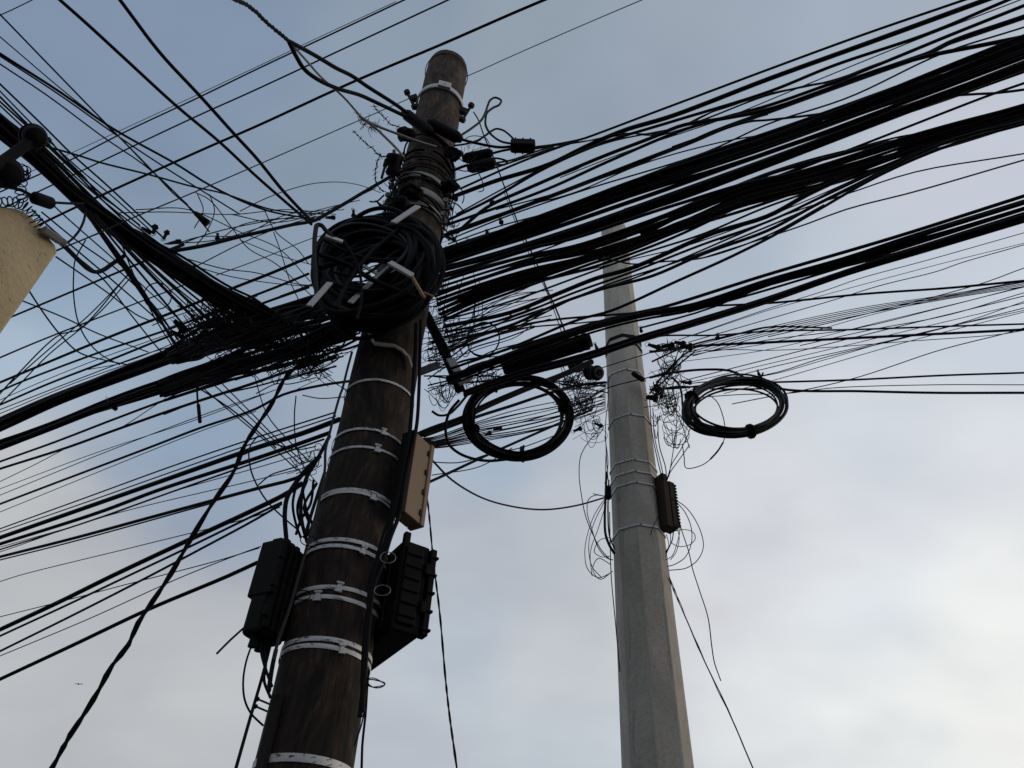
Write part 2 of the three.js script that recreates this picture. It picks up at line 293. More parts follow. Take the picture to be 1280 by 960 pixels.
// a set of cables running together: spread in metres at each traced point
function bundle(name, label, where, spec, cables, mm, spread, twist = 1.5, m = null, partName = 'cable') {
  const p = path(spec, where), pos = p[Math.floor(p.length / 2)].clone();
  const c = crv(p), N = Math.max(16, p.length * 5), g = thing(name, label, 'cables', pos);
  cables = Math.round(cables * 1.35);
  for (let k = 0; k < cables; k++) {
    const a0 = k * 2.4 + rr(-0.5, 0.5), rad = 1.15 * Math.sqrt((k + 0.5) / cables), ph = rr(0, 9), pts = [];
    for (let i = 0; i <= N; i++) {
      const s = i / N, q = c.getPoint(s), t = c.getTangent(s), side = V(-t.z, 0, t.x).normalize(), up = side.clone().cross(t).normalize();
      const f = s * (spread.length - 1), j = Math.min(spread.length - 2, Math.floor(f)), sp = spread.length > 1 ? spread[j] + (spread[j + 1] - spread[j]) * (f - j) : spread[0];
      const a = a0 + twist * s + 0.7 * noise.noise(s * 3, ph, 1.5), R = rad * sp * (1 + 0.45 * noise.noise(s * 3.5, ph, 7.5));
      pts.push(q.addScaledVector(side, Math.cos(a) * R).addScaledVector(up, Math.sin(a) * R));
    }
    obj(partName, shift(tube(pts, mm / 1000 * rr(0.7, 1.45), 6, 2), pos), m || MB[Math.floor(rnd() * 4)], g);
  }
  return g;
}
// two or three strands laid round each other
function twisted(name, label, cat, where, spec, mm, strands, pitch, m, open = 0) {
  const p = path(spec, where), pos = p[0].clone(), c = crv(p), len = c.getLength(), N = Math.round(Math.min(260, len / pitch * 9)), g = thing(name, label, cat, pos);
  for (let k = 0; k < strands; k++) {
    const pts = [];
    for (let i = 0; i <= N; i++) { const s = i / N, q = c.getPoint(s), t = c.getTangent(s), u = V(t.y, -t.x, 0.3).cross(t).normalize(), v = u.clone().cross(t); const a = s * len / pitch * 6.283 + k / strands * 6.283, R = mm / 1000 * 0.62 * (1 + open * Math.max(0, noise.noise(s * 9, 2.2, mm))); pts.push(q.addScaledVector(u, Math.cos(a) * R).addScaledVector(v, Math.sin(a) * R)); }
    obj('strand', shift(tube(pts, mm / 1000, 6, 1.2), pos), m, g);
  }
  return g;
}

// power lines across the top
wires('power_line', 'dark power line high above the round pole head', 'power line', 'power lines crossing above the round pole', [
  [7.5, 'M:-0.6', '0,240 86,201 150,168 250,121 320,87 420,40 505,0'], [3.5, 'M:-0.6', '0,236 34,217 92,190 222,130 320,84 400,46 495,2'],
  [7.5, 'M:-0.75', '0,262 66,231 126,202 240,148 320,112 440,56 560,0'], [10, 'M:-0.9', '20,295 97,258 160,229 260,184 320,158 440,103 560,52 640,17 680,0']], M.brown);
wire('guy_wire', 'thin straight wire from the round pole head out to the upper right', 'wire', null, 2.4, '3.2>2.4', '574,99 589,93 640,70 720,35 802,0');
wire('guy_wire', 'thin straight wire from the left head clamp down to the beige wall', 'wire', null, 2.4, '3.1>2.7', '521,119 450,150 320,207 241,241 162,274 110,297 68,314');
wires('service_drop', 'thick black service wire slanting down to the cable coil', 'wire', 'service wires from the upper left to the coil', [
  [6, 'T:0.25', '75,0 110,31 160,77 220,132 275,178 320,220 390,281'], [7, 'T:0.35', '150,0 200,66 250,120 295,170 320,197 355,240 390,277']]);
// thin wires of the upper left
wires('drop_wire', 'thin black wire crossing the upper left sky above the trunk cable', 'wire', 'thin wires above the trunk cable', [
  [2.8, 'T:0.1', '0,18 60,80 130,152 187,210 215,240 240,262 248,270'], [2, 'T:0.5', '0,19 20,10 40,0'], [2, 'T:0.1', '0,46 75,110 140,163 190,214 235,256'],
  [4.2, 'T:0.15', '0,67 75,115 140,160 220,205 265,233 330,262 400,275'], [2.8, 'T:0.15', '0,70 75,119 150,172 215,215 255,240 300,268'], [2.6, 'T:0.2', '0,80 60,120 130,172 185,210 225,247 262,290'],
  [3.2, 'T:-0.05', '58,183 100,195 125,203 185,218 240,233 280,242 340,262 410,268'],
  [3, 'T:0.06', '0,105 57,160 87,190 132,230 160,256 205,298'], [2.4, 'T:0.08', '0,114 37,152 60,175 100,212 140,245 190,290'], [3.2, 'T:0.03', '0,121 32,153 58,178 92,211 135,250 175,282'],
  [3, 'T:0.05', '0,127 34,158 62,185 98,220 130,252 165,285'], [2.6, 'T:0.02', '0,132 30,160 64,192 104,230 150,268 200,305'], [2.2, 'T:0.02', '60,172 80,196 106,222 120,240 150,262']]);
wires('drop_wire', 'thin slack wire between the trunk cable and the cable coil', 'wire', 'slack wires between trunk and coil', [
  [2, 'T:0.1', '150,266 210,265 290,268 360,262 420,268'], [2, 'T:0.1', '170,262 235,262 300,290 350,312 388,352'], [2.2, 'T:0.12', '212,311 262,292 330,277 390,268'], [2, 'T:0.05', '205,305 270,300 330,283 400,262 450,250'],
  [2, 'T:0.14', '220,305 250,296 300,294 360,268 430,262'], [2, 'T:0.1', '243,240 262,250 290,285 310,310 345,330 392,372'], [2.2, 'T:0.1', '228,322 280,336 320,341 372,355 395,357'], [2, 'T:0.1', '240,332 290,346 350,355 392,358'],
  [2, 'T:0.08', '243,334 300,305 345,286 395,270'], [2, 'T:0.12', '342,290 352,318 362,350 378,385'], [1.8, 'T:0.1', '270,344 330,322 390,298 420,290'], [2, 'T:0.1', '300,264 330,249 362,237 395,229 430,228 455,233 476,241'],
  [2, 'T:0.1', '330,262 345,290 372,312 386,330'], [1.8, 'T:0.1', '300,300 345,318 390,331'], [2, 'T:0.12', '262,243 268,262 258,290 246,306'], [2, 'T:0.12', '247,243 254,262 243,285'], [2, 'T:0.1', '275,300 300,282 340,274 392,272 420,262'], [2.2, 'T:0.1', '290,268 340,278 380,272 420,258 470,235']]);
wires('telecom_cable', 'medium black cable from the trunk up to the round pole neck', 'cable', null, [[7, '3.05>3.05', '215,314 255,307 295,297 330,289 365,281 392,276 409,267 435,252 455,240 474,229 502,214 536,206']]);

// the trunk
bundle('trunk_cable', 'thick black cable trunk leaving the tangle toward the beige wall', 'T:0', '0,156 30,182 58,208 86,235 112,258 140,281 175,306 215,331 262,360 310,390 352,412', 10, 10, [0.046, 0.044, 0.042, 0.04, 0.04, 0.04, 0.042, 0.042, 0.044, 0.046], 0.35);
{
  const l = []; for (let k = 0; k < 15; k++) { const t = k / 14, x0 = 108 + 50 * t, y0 = 266 + 34 * t, x1 = 212 + 128 * t + rr(-10, 10), y1 = 438 - 20 * t + rr(-10, 8), f = rr(0.4, 0.6); l.push([[2.2, 2.8, 4.4, 2.4, 3.4, 2, 4.8][k % 7], `T:${(-0.08 + 0.008 * k).toFixed(3)}`, `${(x0 - 12).toFixed(1)},${(y0 - 13).toFixed(1)} ${(x0 + (x1 - x0) * f + rr(-4, 4)).toFixed(1)},${(y0 + (y1 - y0) * f + rr(-4, 4)).toFixed(1)} ${x1.toFixed(1)},${y1.toFixed(1)}`]); }
  wires('telecom_cable', 'loose black cable in the fan under the frayed trunk', 'cable', 'cables fanning out under the trunk', l);
  const b = []; for (let k = 0; k < 12; k++) { const y = 335 + k * 5; b.push([rr(2, 4), '3.25>3.3', `396,${(y + 26).toFixed(1)} 430,${(y + 13 + rr(-5, 5)).toFixed(1)} 465,${(y + rr(-5, 5)).toFixed(1)} 505,${(y - 14).toFixed(1)}`]); }
  wires('telecom_cable', 'black cable glimpsed through the eye of the large coil', 'cable', 'cables behind the large coil', b);
}
bundle('cable_bundle', 'two taut cables on the upper edge of the frayed trunk', 'T:0.05', '140,282 180,305 230,333 280,362 318,382 345,400', 5, 9, [0.03, 0.04, 0.04, 0.04], 0.5);
wires('drop_wire', 'thin wire running below the trunk cable toward the tangle', 'wire', 'thin wires below the trunk', [
  [2, '2.7>3.3', '66,256 90,278 140,322 187,365 230,405'], [2.4, '2.7>3.3', '40,262 60,282 107,322 140,350 188,392 215,418'], [2.2, '2.7>3.3', '70,321 105,345 140,370 170,393 190,402'], [2.2, '2.7>3.3', '52,265 95,300 150,340 195,385 222,425'],
  [2, '2.7>3.3', '28,376 80,397 125,418 185,440'], [2.2, '2.7>3.3', '95,320 130,350 165,395 200,438 218,455'], [2, '2.8>3.3', '128,290 95,303 70,314'], [2.2, '2.9>3.3', '150,300 168,345 195,400 215,432']]);
wires('drop_wire', 'thin wire crossing steeply down past the beige wall', 'wire', 'steep thin wires beside the beige wall', [
  [2.2, '3.2>3.6', '164,338 150,355 98,412 75,418 20,470 0,492'], [2, '3.2>3.6', '162,342 110,395 78,422 40,455 12,480'], [2, '3.2>3.6', '165,345 122,393 60,444 25,480 0,505'], [2.4, '3.2>3.5', '0,447 40,430 95,408 160,383 215,362 240,352'],
  [2.2, '3.1>3.3', '107,300 94,325 92,345 92,368 97,400 108,424 126,443 150,456'], [2.2, '2.75>3.3', '36,363 55,392 75,418 98,440 130,450 160,456']]);

// main run to the upper right
bundle('main_cable_bundle', 'thickest lashed cable bundle running up to the right past the octagonal pole head', 'M:-0.05', '540,326 600,306 640,293 727,262 800,235 880,207 960,180 1050,148 1160,108 1280,62', 10, 9, [0.048, 0.044, 0.05, 0.06, 0.062, 0.058, 0.054], 0.6);
bundle('cable_bundle', 'second lashed bundle close below the thickest one', 'M:-0.02', '545,341 600,326 640,314 740,282 850,243 960,203 1100,150 1280,84', 5, 6.8, [0.03, 0.024, 0.026, 0.026, 0.02], 1.2);
bundle('cable_bundle', 'wide bundle taped together at its upper right and frayed toward the round pole', 'M:0', '545,372 600,352 660,333 727,317 800,292 860,270 930,243 1000,226 1070,206 1140,183 1210,163 1280,143', 11, 7.2, [0.09, 0.075, 0.07, 0.07, 0.07, 0.062, 0.06, 0.042, 0.034, 0.034], 0.5);
bundle('cable_bundle', 'flat group of cables sloping under the taped bundle', 'M:-0.08', '550,395 600,372 660,350 727,328 790,309 850,284 910,262 970,240 1080,204', 4, 6.8, [0.035, 0.03, 0.024, 0.03, 0.03, 0.03], 0.6);
wires('telecom_cable', 'black cable in the run above the thickest bundle', 'cable', 'cables above the thickest bundle', [
  [5, 'M:-0.2', '668,184 692,181 727,174 747,167 800,147 880,117 960,87 1080,43 1205,0'], [9, 'M:-0.2', '566,246 620,226 685,206 735,182 780,163 840,145 960,99 1090,52 1232,0'], [6, 'M:-0.15', '556,277 612,250 680,211 750,180 840,152 960,115 1042,82 1160,42 1260,0'],
  [2.2, 'M:-0.1', '700,222 790,187 900,150 1010,105 1150,48 1275,0'], [6, 'M:-0.1', '556,282 680,238 760,202 847,165 905,147 960,132 1042,103 1100,80 1185,45 1280,7'], [8, 'M:-0.12', '552,296 620,271 705,239 800,202 865,177 900,162 960,140 1050,107 1097,90 1160,67 1190,52 1280,21'],
  [7, 'M:-0.05', '571,291 609,259 652,239 750,197 815,172 852,157 905,148 960,137 1030,113 1097,88 1160,70 1225,57 1280,46'], [3.2, 'M:-0.08', '560,300 640,268 732,237 880,191 960,155 1060,122 1180,66 1280,34'], [3.4, 'M:-0.1', '570,268 640,230 690,205 760,178 860,156 960,119 1042,100 1120,72'],
  [4, 'M:-0.15', '565,227 627,207 680,189 712,180'], [5, 'M:-0.15', '575,236 640,207 680,191 710,180'], [2.4, 'M:-0.1', '668,230 720,212 750,196 850,162 960,132 1080,92 1280,24'], [3, 'M:-0.1', '620,262 700,240 800,205 900,160 960,143'], [3, 'M:-0.05', '560,305 620,284 700,262 765,240'], [2.6, 'M:-0.08', '560,290 640,262 720,240 800,206 900,178 1000,160 1100,128'],
  [5, 'M:-0.03', '850,207 930,180 990,160 1030,141 1080,126 1150,103 1280,62'], [4, 'M:-0.02', '840,184 900,163 937,152 960,150 1020,143 1060,136 1110,119']]);
twisted('twisted_cable', 'black twisted cable pair winding above the thickest bundle', 'cable', 'M:-0.18', '668,186 700,181 735,176 785,167 815,168 852,158 890,140 917,131 960,118 1010,107 1042,101 1100,79', 4.5, 2, 0.55, M.black, 1.5);
wires('telecom_cable', 'black cable in the gap between the two widest bundles', 'cable', 'cables between the two widest bundles', [
  [4, 'M:-0.05', '780,262 860,236 960,198 1060,165 1167,130 1280,90'], [4, 'M:-0.02', '800,296 900,247 960,226 1080,180 1237,119 1280,104'], [4, 'M:-0.02', '1060,167 1140,137 1185,121 1250,116 1280,112'], [3, 'M:-0.04', '640,335 720,312 800,280 880,254 960,224 1040,195 1120,172 1180,163'], [3, 'M:0', '670,325 760,300 850,262 960,216 1050,190 1150,172'],
  [6, 'M:0', '800,292 870,258 960,218 1040,196 1100,180 1170,170'], [3, 'M:-0.03', '600,335 680,312 770,276 850,250 960,208 1060,164 1180,122']]);
wires('telecom_cable', 'black cable sloping below the taped bundle, across the octagonal pole', 'cable', 'cables across the octagonal pole below the taped bundle', [
  [7, 'M:0', '556,408 640,390 700,366 745,348 790,335 890,292 960,270 1010,243 1090,206 1180,168 1230,156 1280,142'], [5, 'M:0.02', '560,428 640,406 690,383 750,362 815,345 880,317 960,288 1020,256 1080,226 1140,196 1200,172 1280,152'], [4.5, 'M:0.03', '560,462 640,434 722,400 765,388 845,352 905,325 930,313 960,298 1020,264 1090,224 1150,196 1210,174 1280,155'],
  [2, 'M:0', '600,375 640,362 685,350 790,324 852,309 930,282 1010,250 1080,219 1150,189 1280,149'], [4, 'M:0.01', '556,416 640,396 720,365 790,340 880,305 960,277 1030,245 1100,212 1160,184 1280,147'], [3, 'M:0.02', '560,420 640,400 700,379 770,352 850,326 960,283 1030,252 1100,217 1180,178 1280,150'], [3, 'M:0.01', '556,440 640,411 720,372 800,345 900,303 980,268 1050,234 1120,201 1280,149'],
  [2.2, 'M:0', '900,300 1000,262 1060,242 1144,215 1280,192'], [2.4, 'M:0', '880,322 1000,283 1060,261 1142,240 1280,200'], [3.5, 'M:0.0', '556,400 640,376 720,347 800,318 880,292 950,262 1030,233 1110,201 1280,146'], [3, 'M:0', '720,323 765,325 790,330 830,327 880,322 960,294 1030,256']]);
// lower right group
bundle('cable_bundle', 'long bundle of cables passing the splice closure toward the right', 'M:0.05', '560,476 640,446 735,413 800,396 865,384 960,353 1060,325 1135,301 1280,256', 5, 7, [0.03, 0.02, 0.014, 0.018, 0.018], 1.2);
bundle('cable_bundle', 'brownish pair of cables just below the long bundle', 'M:0.06', '580,492 640,471 740,445 800,425 855,408 960,375 1060,340 1160,310 1280,274', 3, 8, [0.012], 2.2, M.brown);
wires('telecom_cable', 'black cable beside the long bundle at the right', 'cable', 'cables beside the long bundle', [
  [5, 'M:0.03', '640,436 735,406 795,391 825,385 960,343 1120,296 1280,245'], [3.5, 'M:0.04', '860,390 960,362 1120,313 1280,262'], [3, 'M:0.04', '800,410 880,388 960,357 1100,322 1280,266'], [5, '3.3>4.2', '560,440 600,420 640,409 690,400 795,391 880,383 960,379 1085,367 1185,360 1280,351'], [4, '3.3>4.4', '585,432 650,411 722,404 795,396 850,389 900,372']]);
wires('telecom_cable', 'nearly level black cable leaving the octagonal pole to the right', 'cable', 'level cables from the octagonal pole', [
  [5, 'H:-0.1', '810,424 825,420 897,419 960,414 1065,412 1180,408 1280,405'], [7, 'H:-0.1', '812,440 845,436 880,432 960,428 1120,420 1280,412'], [5, 'H:0.1', '812,487 850,485 900,480 960,478 1060,475 1185,469 1280,466'], [6, 'H:0.1', '812,472 840,466 880,462 915,464 940,477 982,487 1075,489 1170,491 1280,491'], [2.4, 'H:0.1', '870,497 930,493 982,492 1040,485 1170,481 1280,481'],
  [5, 'H:-0.05', '815,452 850,436 880,427 920,418 960,409 1040,410'], [4, 'H:0.05', '815,488 850,483 890,486 960,486']]);
{
  const thinR = ['848,425 960,386 1035,362 1075,348 1160,325 1280,291', '860,428 960,399 1042,375 1100,357 1172,339 1200,329 1280,306', '870,418 960,388 1022,371 1175,330 1280,304', '960,421 1060,398 1225,355 1280,335', '850,447 960,425 1067,411 1175,385 1280,358', '852,452 960,437 1090,405 1280,359', '846,478 960,449 1055,425 1280,370', '862,478 960,455 1090,424 1280,379', '868,484 960,460 1197,405 1280,377', '856,480 960,468 1030,447 1120,425 1280,385', '872,478 960,469 1030,450 1135,420 1280,388', '905,492 965,476 1135,427 1280,390', '915,505 1060,475 1177,437 1260,416 1280,410', '846,440 920,437 960,438 1040,434 1130,427 1250,418 1280,413', '884,440 960,429 1080,396 1200,367 1280,352', '1000,432 1090,412 1180,395 1280,366'];
  for (let k = 0; k < 5; k++) thinR.push(`${850 + 4 * k},${437 + 2 * k} 960,${409 + k * 2.4} 1080,${384 + k * 2.2} 1180,${369 + k * 1.3} 1280,${351 + k * 1.8}`);
  wires('drop_wire', 'thin black wire in the fan right of the octagonal pole', 'wire', 'thin wires fanning right from the octagonal pole', thinR.map((s, i) => [rr(1.8, 2.7), `W:${(-0.1 + 0.008 * i).toFixed(3)}`, s]));
}

// the left half of the run
bundle('main_cable_bundle', 'thick lashed cable bundle running from the tangle down past the beige wall', 'L:-0.1', '0,531 60,503 130,475 225,440 300,412 370,390 430,370', 11, 12, [0.055, 0.045, 0.04, 0.05, 0.08, 0.05], 0.8);
bundle('cable_bundle', 'lower double bundle leaving the tangle to the left, tied once with wire', 'L:-0.05', '0,557 60,535 120,512 200,484 260,466 330,446 440,412', 8, 10, [0.05, 0.035, 0.035, 0.04, 0.05, 0.05], 0.7);
bundle('cable_bundle', 'knotted thick cables between the tangle and the round pole', 'L:0.02', '215,445 270,425 330,408 390,395 450,378', 12, 12, [0.06, 0.11, 0.1, 0.08], 1.5);
bundle('cable_bundle', 'loose lower cables between the tangle and the round pole', '3.25>3.15', '200,490 260,470 320,450 380,432 450,410', 9, 8, [0.04, 0.07, 0.1, 0.09], 1.2);
wires('telecom_cable', 'black cable above the thick bundle on the wall side', 'cable', 'cables above the thick bundle, wall side', [
  [7, 'L:-0.15', '0,402 60,377 110,356 165,333 230,306'], [7.5, 'L:-0.15', '0,478 110,432 160,412 227,386 289,361 340,341 392,319'], [6, 'L:-0.1', '0,489 20,480 120,442 215,410 306,374 350,357 386,342'], [6, 'L:-0.1', '0,506 60,480 140,449 220,417 300,390 337,376 386,359'],
  [2.4, 'L:-0.1', '0,500 50,478 120,450 210,418'], [2.6, 'L:-0.08', '0,517 90,480 160,455 235,430'], [3, 'L:-0.08', '0,512 100,473 190,440 240,428'], [2.4, 'L:-0.1', '110,462 155,453 200,436 260,410'], [3, 'L:-0.1', '350,370 372,362 398,352'], [4, 'L:-0.1', '300,400 345,384 392,376']]);
wires('telecom_cable', 'black cable below the double bundle on the left run', 'cable', 'cables below the double bundle', [
  [5.5, 'L:-0.05', '0,577 70,552 140,525 207,500 260,482 330,455 400,435'], [6, 'L:-0.02', '0,586 85,559 140,539 225,509 320,478 360,464 420,446'], [3.5, 'L:-0.02', '205,518 260,497 320,483 360,472 420,458'], [2, 'L:-0.05', '0,602 45,580 90,557 150,535 205,500 240,485'], [1.8, 'L:0', '0,611 120,566 247,524 345,487'], [2, 'L:0', '0,619 125,568 250,520 330,492'],
  [5, 'L:0', '0,630 87,597 185,560 250,535 320,511 352,494 400,482 440,476'], [1.8, 'L:0', '0,640 135,585 240,543 320,514'], [8.5, 'L:0.03', '0,672 100,637 200,602 320,560 380,541 425,524'], [3, 'L:0.03', '0,661 110,621 220,581 320,547 420,515'], [2.6, 'L:0.03', '0,665 110,627 220,588 320,553 420,520'],
  [7, 'L:0.05', '0,680 125,640 200,612 320,573 370,556 412,541'], [3.5, 'L:0.05', '0,687 110,652 220,613 320,578 405,549'], [1.8, 'L:0.05', '0,684 127,647 215,615 320,585 400,561'], [1.8, 'L:0.05', '0,690 130,646 320,600 380,585'], [6, 'L:0.08', '0,696 95,672 187,647 320,611 372,597 388,588'], [3, 'L:0.08', '0,700 95,676 265,629'],
  [1.8, 'L:0.08', '0,727 25,719 175,682 320,645 350,634'], [7.5, 'L:0.1', '0,787 75,752 140,720 225,680 320,636 360,616 378,604'], [4, 'L:0.1', '0,795 80,758 160,720 240,682 320,643 352,628'], [4, 'L:0.1', '0,814 95,767 187,720 255,684 320,649 352,630'], [1.8, 'L:0.1', '0,820 110,774 230,720 320,685 326,683'], [6, 'L:0.12', '0,849 90,807 185,762 285,720 322,703'], [1.8, 'L:0.12', '0,771 80,751 160,730 207,718 275,700 324,685']]);
wires('drop_wire', 'thin wire slanting steeply across the cables below the tangle', 'wire', 'steep thin wires below the tangle', [
  [2, '3.2>3.15', '255,486 285,512 320,541 345,563 372,588'], [2, '3.2>3.15', '266,480 300,510 340,548 375,580'], [2, '3.2>3.15', '278,480 310,512 350,552 380,578'], [2.4, '3.2>3.15', '240,480 275,502 300,520 345,560'], [2, '3.2>3.1', '318,470 335,520 365,555 392,582'], [2.2, '3.15>3.1', '370,495 368,520 370,555 378,580'],
  [2.4, '3.2>3.1', '322,545 312,560 313,585 322,608 335,628 352,645 372,662'], [2, '3.2>3.15', '300,570 340,556 372,562 395,558'], [2.2, '3.2>3.15', '322,607 338,594 355,588 372,583'], [2, '3.2>3.15', '320,492 345,480 362,480 395,472'], [2, '3.2>3.15', '378,494 400,498 432,496']]);
wires('telecom_cable', 'black cable right of the round pole, aimed at the octagonal pole', 'cable', 'cables from the round pole to the octagonal pole', [
  [11, '3.35>3.8', '512,549 540,537 581,522 596,513 660,485 700,470 740,452'], [6, '3.35>3.8', '530,545 596,521 640,507 679,494 720,482 757,478'], [5, '3.35>3.9', '512,613 540,601 613,567 640,555 697,530 740,512'], [2.2, '3.35>3.9', '530,577 575,578 613,567 650,560 692,545'], [2, '3.35>3.9', '540,594 600,583 640,560'], [3, '3.3>3.9', '530,470 600,470 660,473 720,483 760,491'], [4, '3.3>3.9', '560,480 620,476 690,476 757,483'], [3.5, '3.3>3.9', '680,487 720,486 757,481']]);
{
  const l = []; for (let k = 0; k < 13; k++) { const a = k * 2.1; l.push([rr(1.7, 2.6), '3.3>4.2', `528,${(548 + k * 0.9).toFixed(1)} ${545 + rr(-4, 4)},${(546 + a * 0.55).toFixed(1)} 598,${(527 + a).toFixed(1)} ${650 + rr(-6, 6)},${(514 + a * 1.2 + rr(-2, 2)).toFixed(1)} 699,${(503 + a * 1.15 + rr(-2, 2)).toFixed(1)} ${740 + rr(-6, 6)},${(492 + a * 0.9 + rr(-4, 4)).toFixed(1)} 757,${(486 + a).toFixed(1)}`]); }
  wires('drop_wire', 'thin wire in the comb seen through the round coil between the poles', 'wire', 'thin wires between the two poles', l);
  const m = []; for (let k = 0; k < 22; k++) { const y = 396 + k * 4.2; m.push([rr(1.8, 3.2), '3.3>3.5', `535,${(y + rr(-4, 8)).toFixed(1)} ${560 + rr(-8, 8)},${(y - 2 + rr(-5, 5)).toFixed(1)} ${592 + rr(-8, 8)},${(y - 14 + rr(-7, 7)).toFixed(1)} ${630 + rr(-10, 20)},${(y - 27 + rr(-8, 6)).toFixed(1)} ${675 + rr(-10, 20)},${(y - 43 + rr(-6, 6)).toFixed(1)}`]); }
  wires('drop_wire', 'thin wire in the ragged sheaf leaving the round pole toward the splice closure', 'wire', 'ragged thin wires right of the round pole', m);
  const n = []; for (let k = 0; k < 9; k++) { const x = rr(560, 600); n.push([rr(1.4, 2), '3.4>3.4', `${x.toFixed(1)},${rr(335, 365).toFixed(1)} ${(x + rr(-12, 8)).toFixed(1)},${rr(375, 390).toFixed(1)} ${(x + rr(-18, 6)).toFixed(1)},${rr(400, 425).toFixed(1)}`]); }
  wires('drop_wire', 'short thin wire dangling between the bundles right of the coil', 'wire', 'short dangling wires right of the coil', n);
}
// hanging wires
twisted('hanging_drop_cable', 'thick wavy twisted cable hanging from the tangle down to the lower left', 'cable', '3.2>3.6', '392,446 372,458 358,470 350,484 339,506 320,534 305,558 292,590 265,630 235,680 212,720 192,750 172,780 160,807 140,832 125,860 107,890 87,920 75,942 65,960', 7.5, 2, 0.5, M.brown, 0.2);
twisted('hanging_drop_cable', 'slim twisted cable hanging straight down beside the beige box', 'cable', '3.15>3.1', '533,612 537,650 542,705 544,720 550,770 557,850 562,895 571,960', 3.4, 2, 0.34, M.black);
twisted('hanging_drop_cable', 'twisted cable with open loops hanging from the octagonal pole', 'cable', '4.5>4.3', '836,722 855,767 880,825 912,892 941,960', 2.6, 3, 1.1, M.brown, 6);
wire('drop_wire', 'thin loose wire with a free end hanging right of the octagonal pole', 'wire', null, 2.2, '4.5>4.4', '844,629 851,659 861,690 866,712 875,740 885,772 890,810 893,828 901,851');
wire('drop_wire', 'sagging wire from the beige box across to the octagonal pole', 'wire', null, 3.6, '3.2>4.5', '538,573 565,600 602,622 640,633 680,637 720,632 756,622');
wire('drop_wire', 'thin wire hanging down the left edge of the octagonal pole', 'wire', null, 2.2, '4.5>4.5', '762,640 763,690 764,720 769,775 775,840');
wire('drop_wire', 'brown wire slanting down beside the foot of the left closure', 'wire', null, 4, '3.15>3.0', '338,806 328,845 312,900 295,960', M.brown);
wires('drop_wire', 'thin wire hanging from the right closure past the riser foot', 'wire', 'thin wires under the right closure', [[3, '3.05>3.0', '461,838 459,860 457,892 453,930 452,960'], [2, '3.05>3.0', '457,880 452,905 443,932']]);
wire('drop_wire', 'thin slack loop hanging from the bottom of the left closure', 'wire', null, 2.6, '3.2>3.1', '317,800 308,826 304,851 306,875 314,892 329,907');
wire('drop_wire', 'short stub of wire sticking out of the left closure', 'wire', null, 3, '3.2>3.15', '308,782 288,800 271,817', M.grey);
wire('vertical_jumper', 'long wire dropping from the right head clamp across the bundles to the splice closure', 'wire', null, 3.4, '3.2>3.3', '592,140 598,150 605,170 618,200 633,240 648,280 662,310 674,337 683,360 694,384 709,421');
wire('vertical_jumper', 'thin companion of the long dropping wire, ending at the splice closure', 'wire', null, 2, '3.25>3.35', '630,240 650,292 672,340 688,376 704,421');
{ // stub hanging under the tangle
  const g = thing('hanging_stub', 'short cable stub with a thick end hanging under the tangle', 'cable', at(247, 487, 3.2));
  const p = path('246,478 247,500 250,526', '3.2>3.2'); obj('cable', shift(tube(p, 0.005), g.position), M.black, g);
  obj('end_sleeve', shift(tube(path('248,506 250,528', '3.2>3.2'), 0.009), g.position), M.brown, g);
}

// ---------------------------------------------------------------- cable splices and sleeves at the pole head
const sleeveGeo = (L, r) => new THREE.LatheGeometry([[0, -L / 2], [r * 0.55, -L / 2], [r * 0.7, -L * 0.44], [r, -L * 0.36], [r, L * 0.36], [r * 0.7, L * 0.44], [r * 0.55, L / 2], [0, L / 2]].map(p => new THREE.Vector2(...p)), 14);
const UP = V(0, 1, 0);
function along(o, a, b) { o.position.copy(a).add(b).multiplyScalar(0.5); o.quaternion.setFromUnitVectors(UP, b.clone().sub(a).normalize()); return o; }
function sleeve(label, x0, y0, x1, y1, ra, rb, rad, m = M.black) { const a = at(x0, y0, ra), b = at(x1, y1, rb); return along(single('cable_sleeve', sleeveGeo(a.distanceTo(b), rad), m, label, 'sleeve'), a, b); }
sleeve('thick black sleeve lying across the front of the pole head', 504, 140, 541, 168, 2.98, 2.95, 0.042, M.black);
sleeve('thick black sleeve reaching to the right edge of the pole head', 535, 152, 577, 175, 2.95, 2.96, 0.044);
sleeve('upper rounded black sleeve right of the pole head', 578, 199, 616, 191, 3.1, 3.05, 0.04);
sleeve('lower rounded black sleeve right of the pole head', 584, 211, 620, 203, 3.1, 3.05, 0.04);
wires('power_tail', 'heavy black wire from the twisted cable into a sleeve on the pole head', 'wire', 'heavy tails at the pole head', [
  [8, '2.6>2.95', '362,52 395,70 420,85 440,95 459,108 495,131 510,142'], [8, '2.6>2.95', '360,50 370,70 380,86 395,98 420,110 450,119 470,128 508,146']], M.black);
wire('dead_end_wire', 'greyish bare wire from the twisted cable to the frayed grip', 'wire', null, 4.5, '2.6>2.95', '360,50 385,78 400,95 430,122 452,147', M.pale);
twisted('twisted_power_cable', 'thick twisted power cable entering from above to the pole head', 'cable', '2.3>2.6', '296,0 308,6 320,15 332,27 345,38 362,52', 9, 3, 0.5, M.black, 0.2);
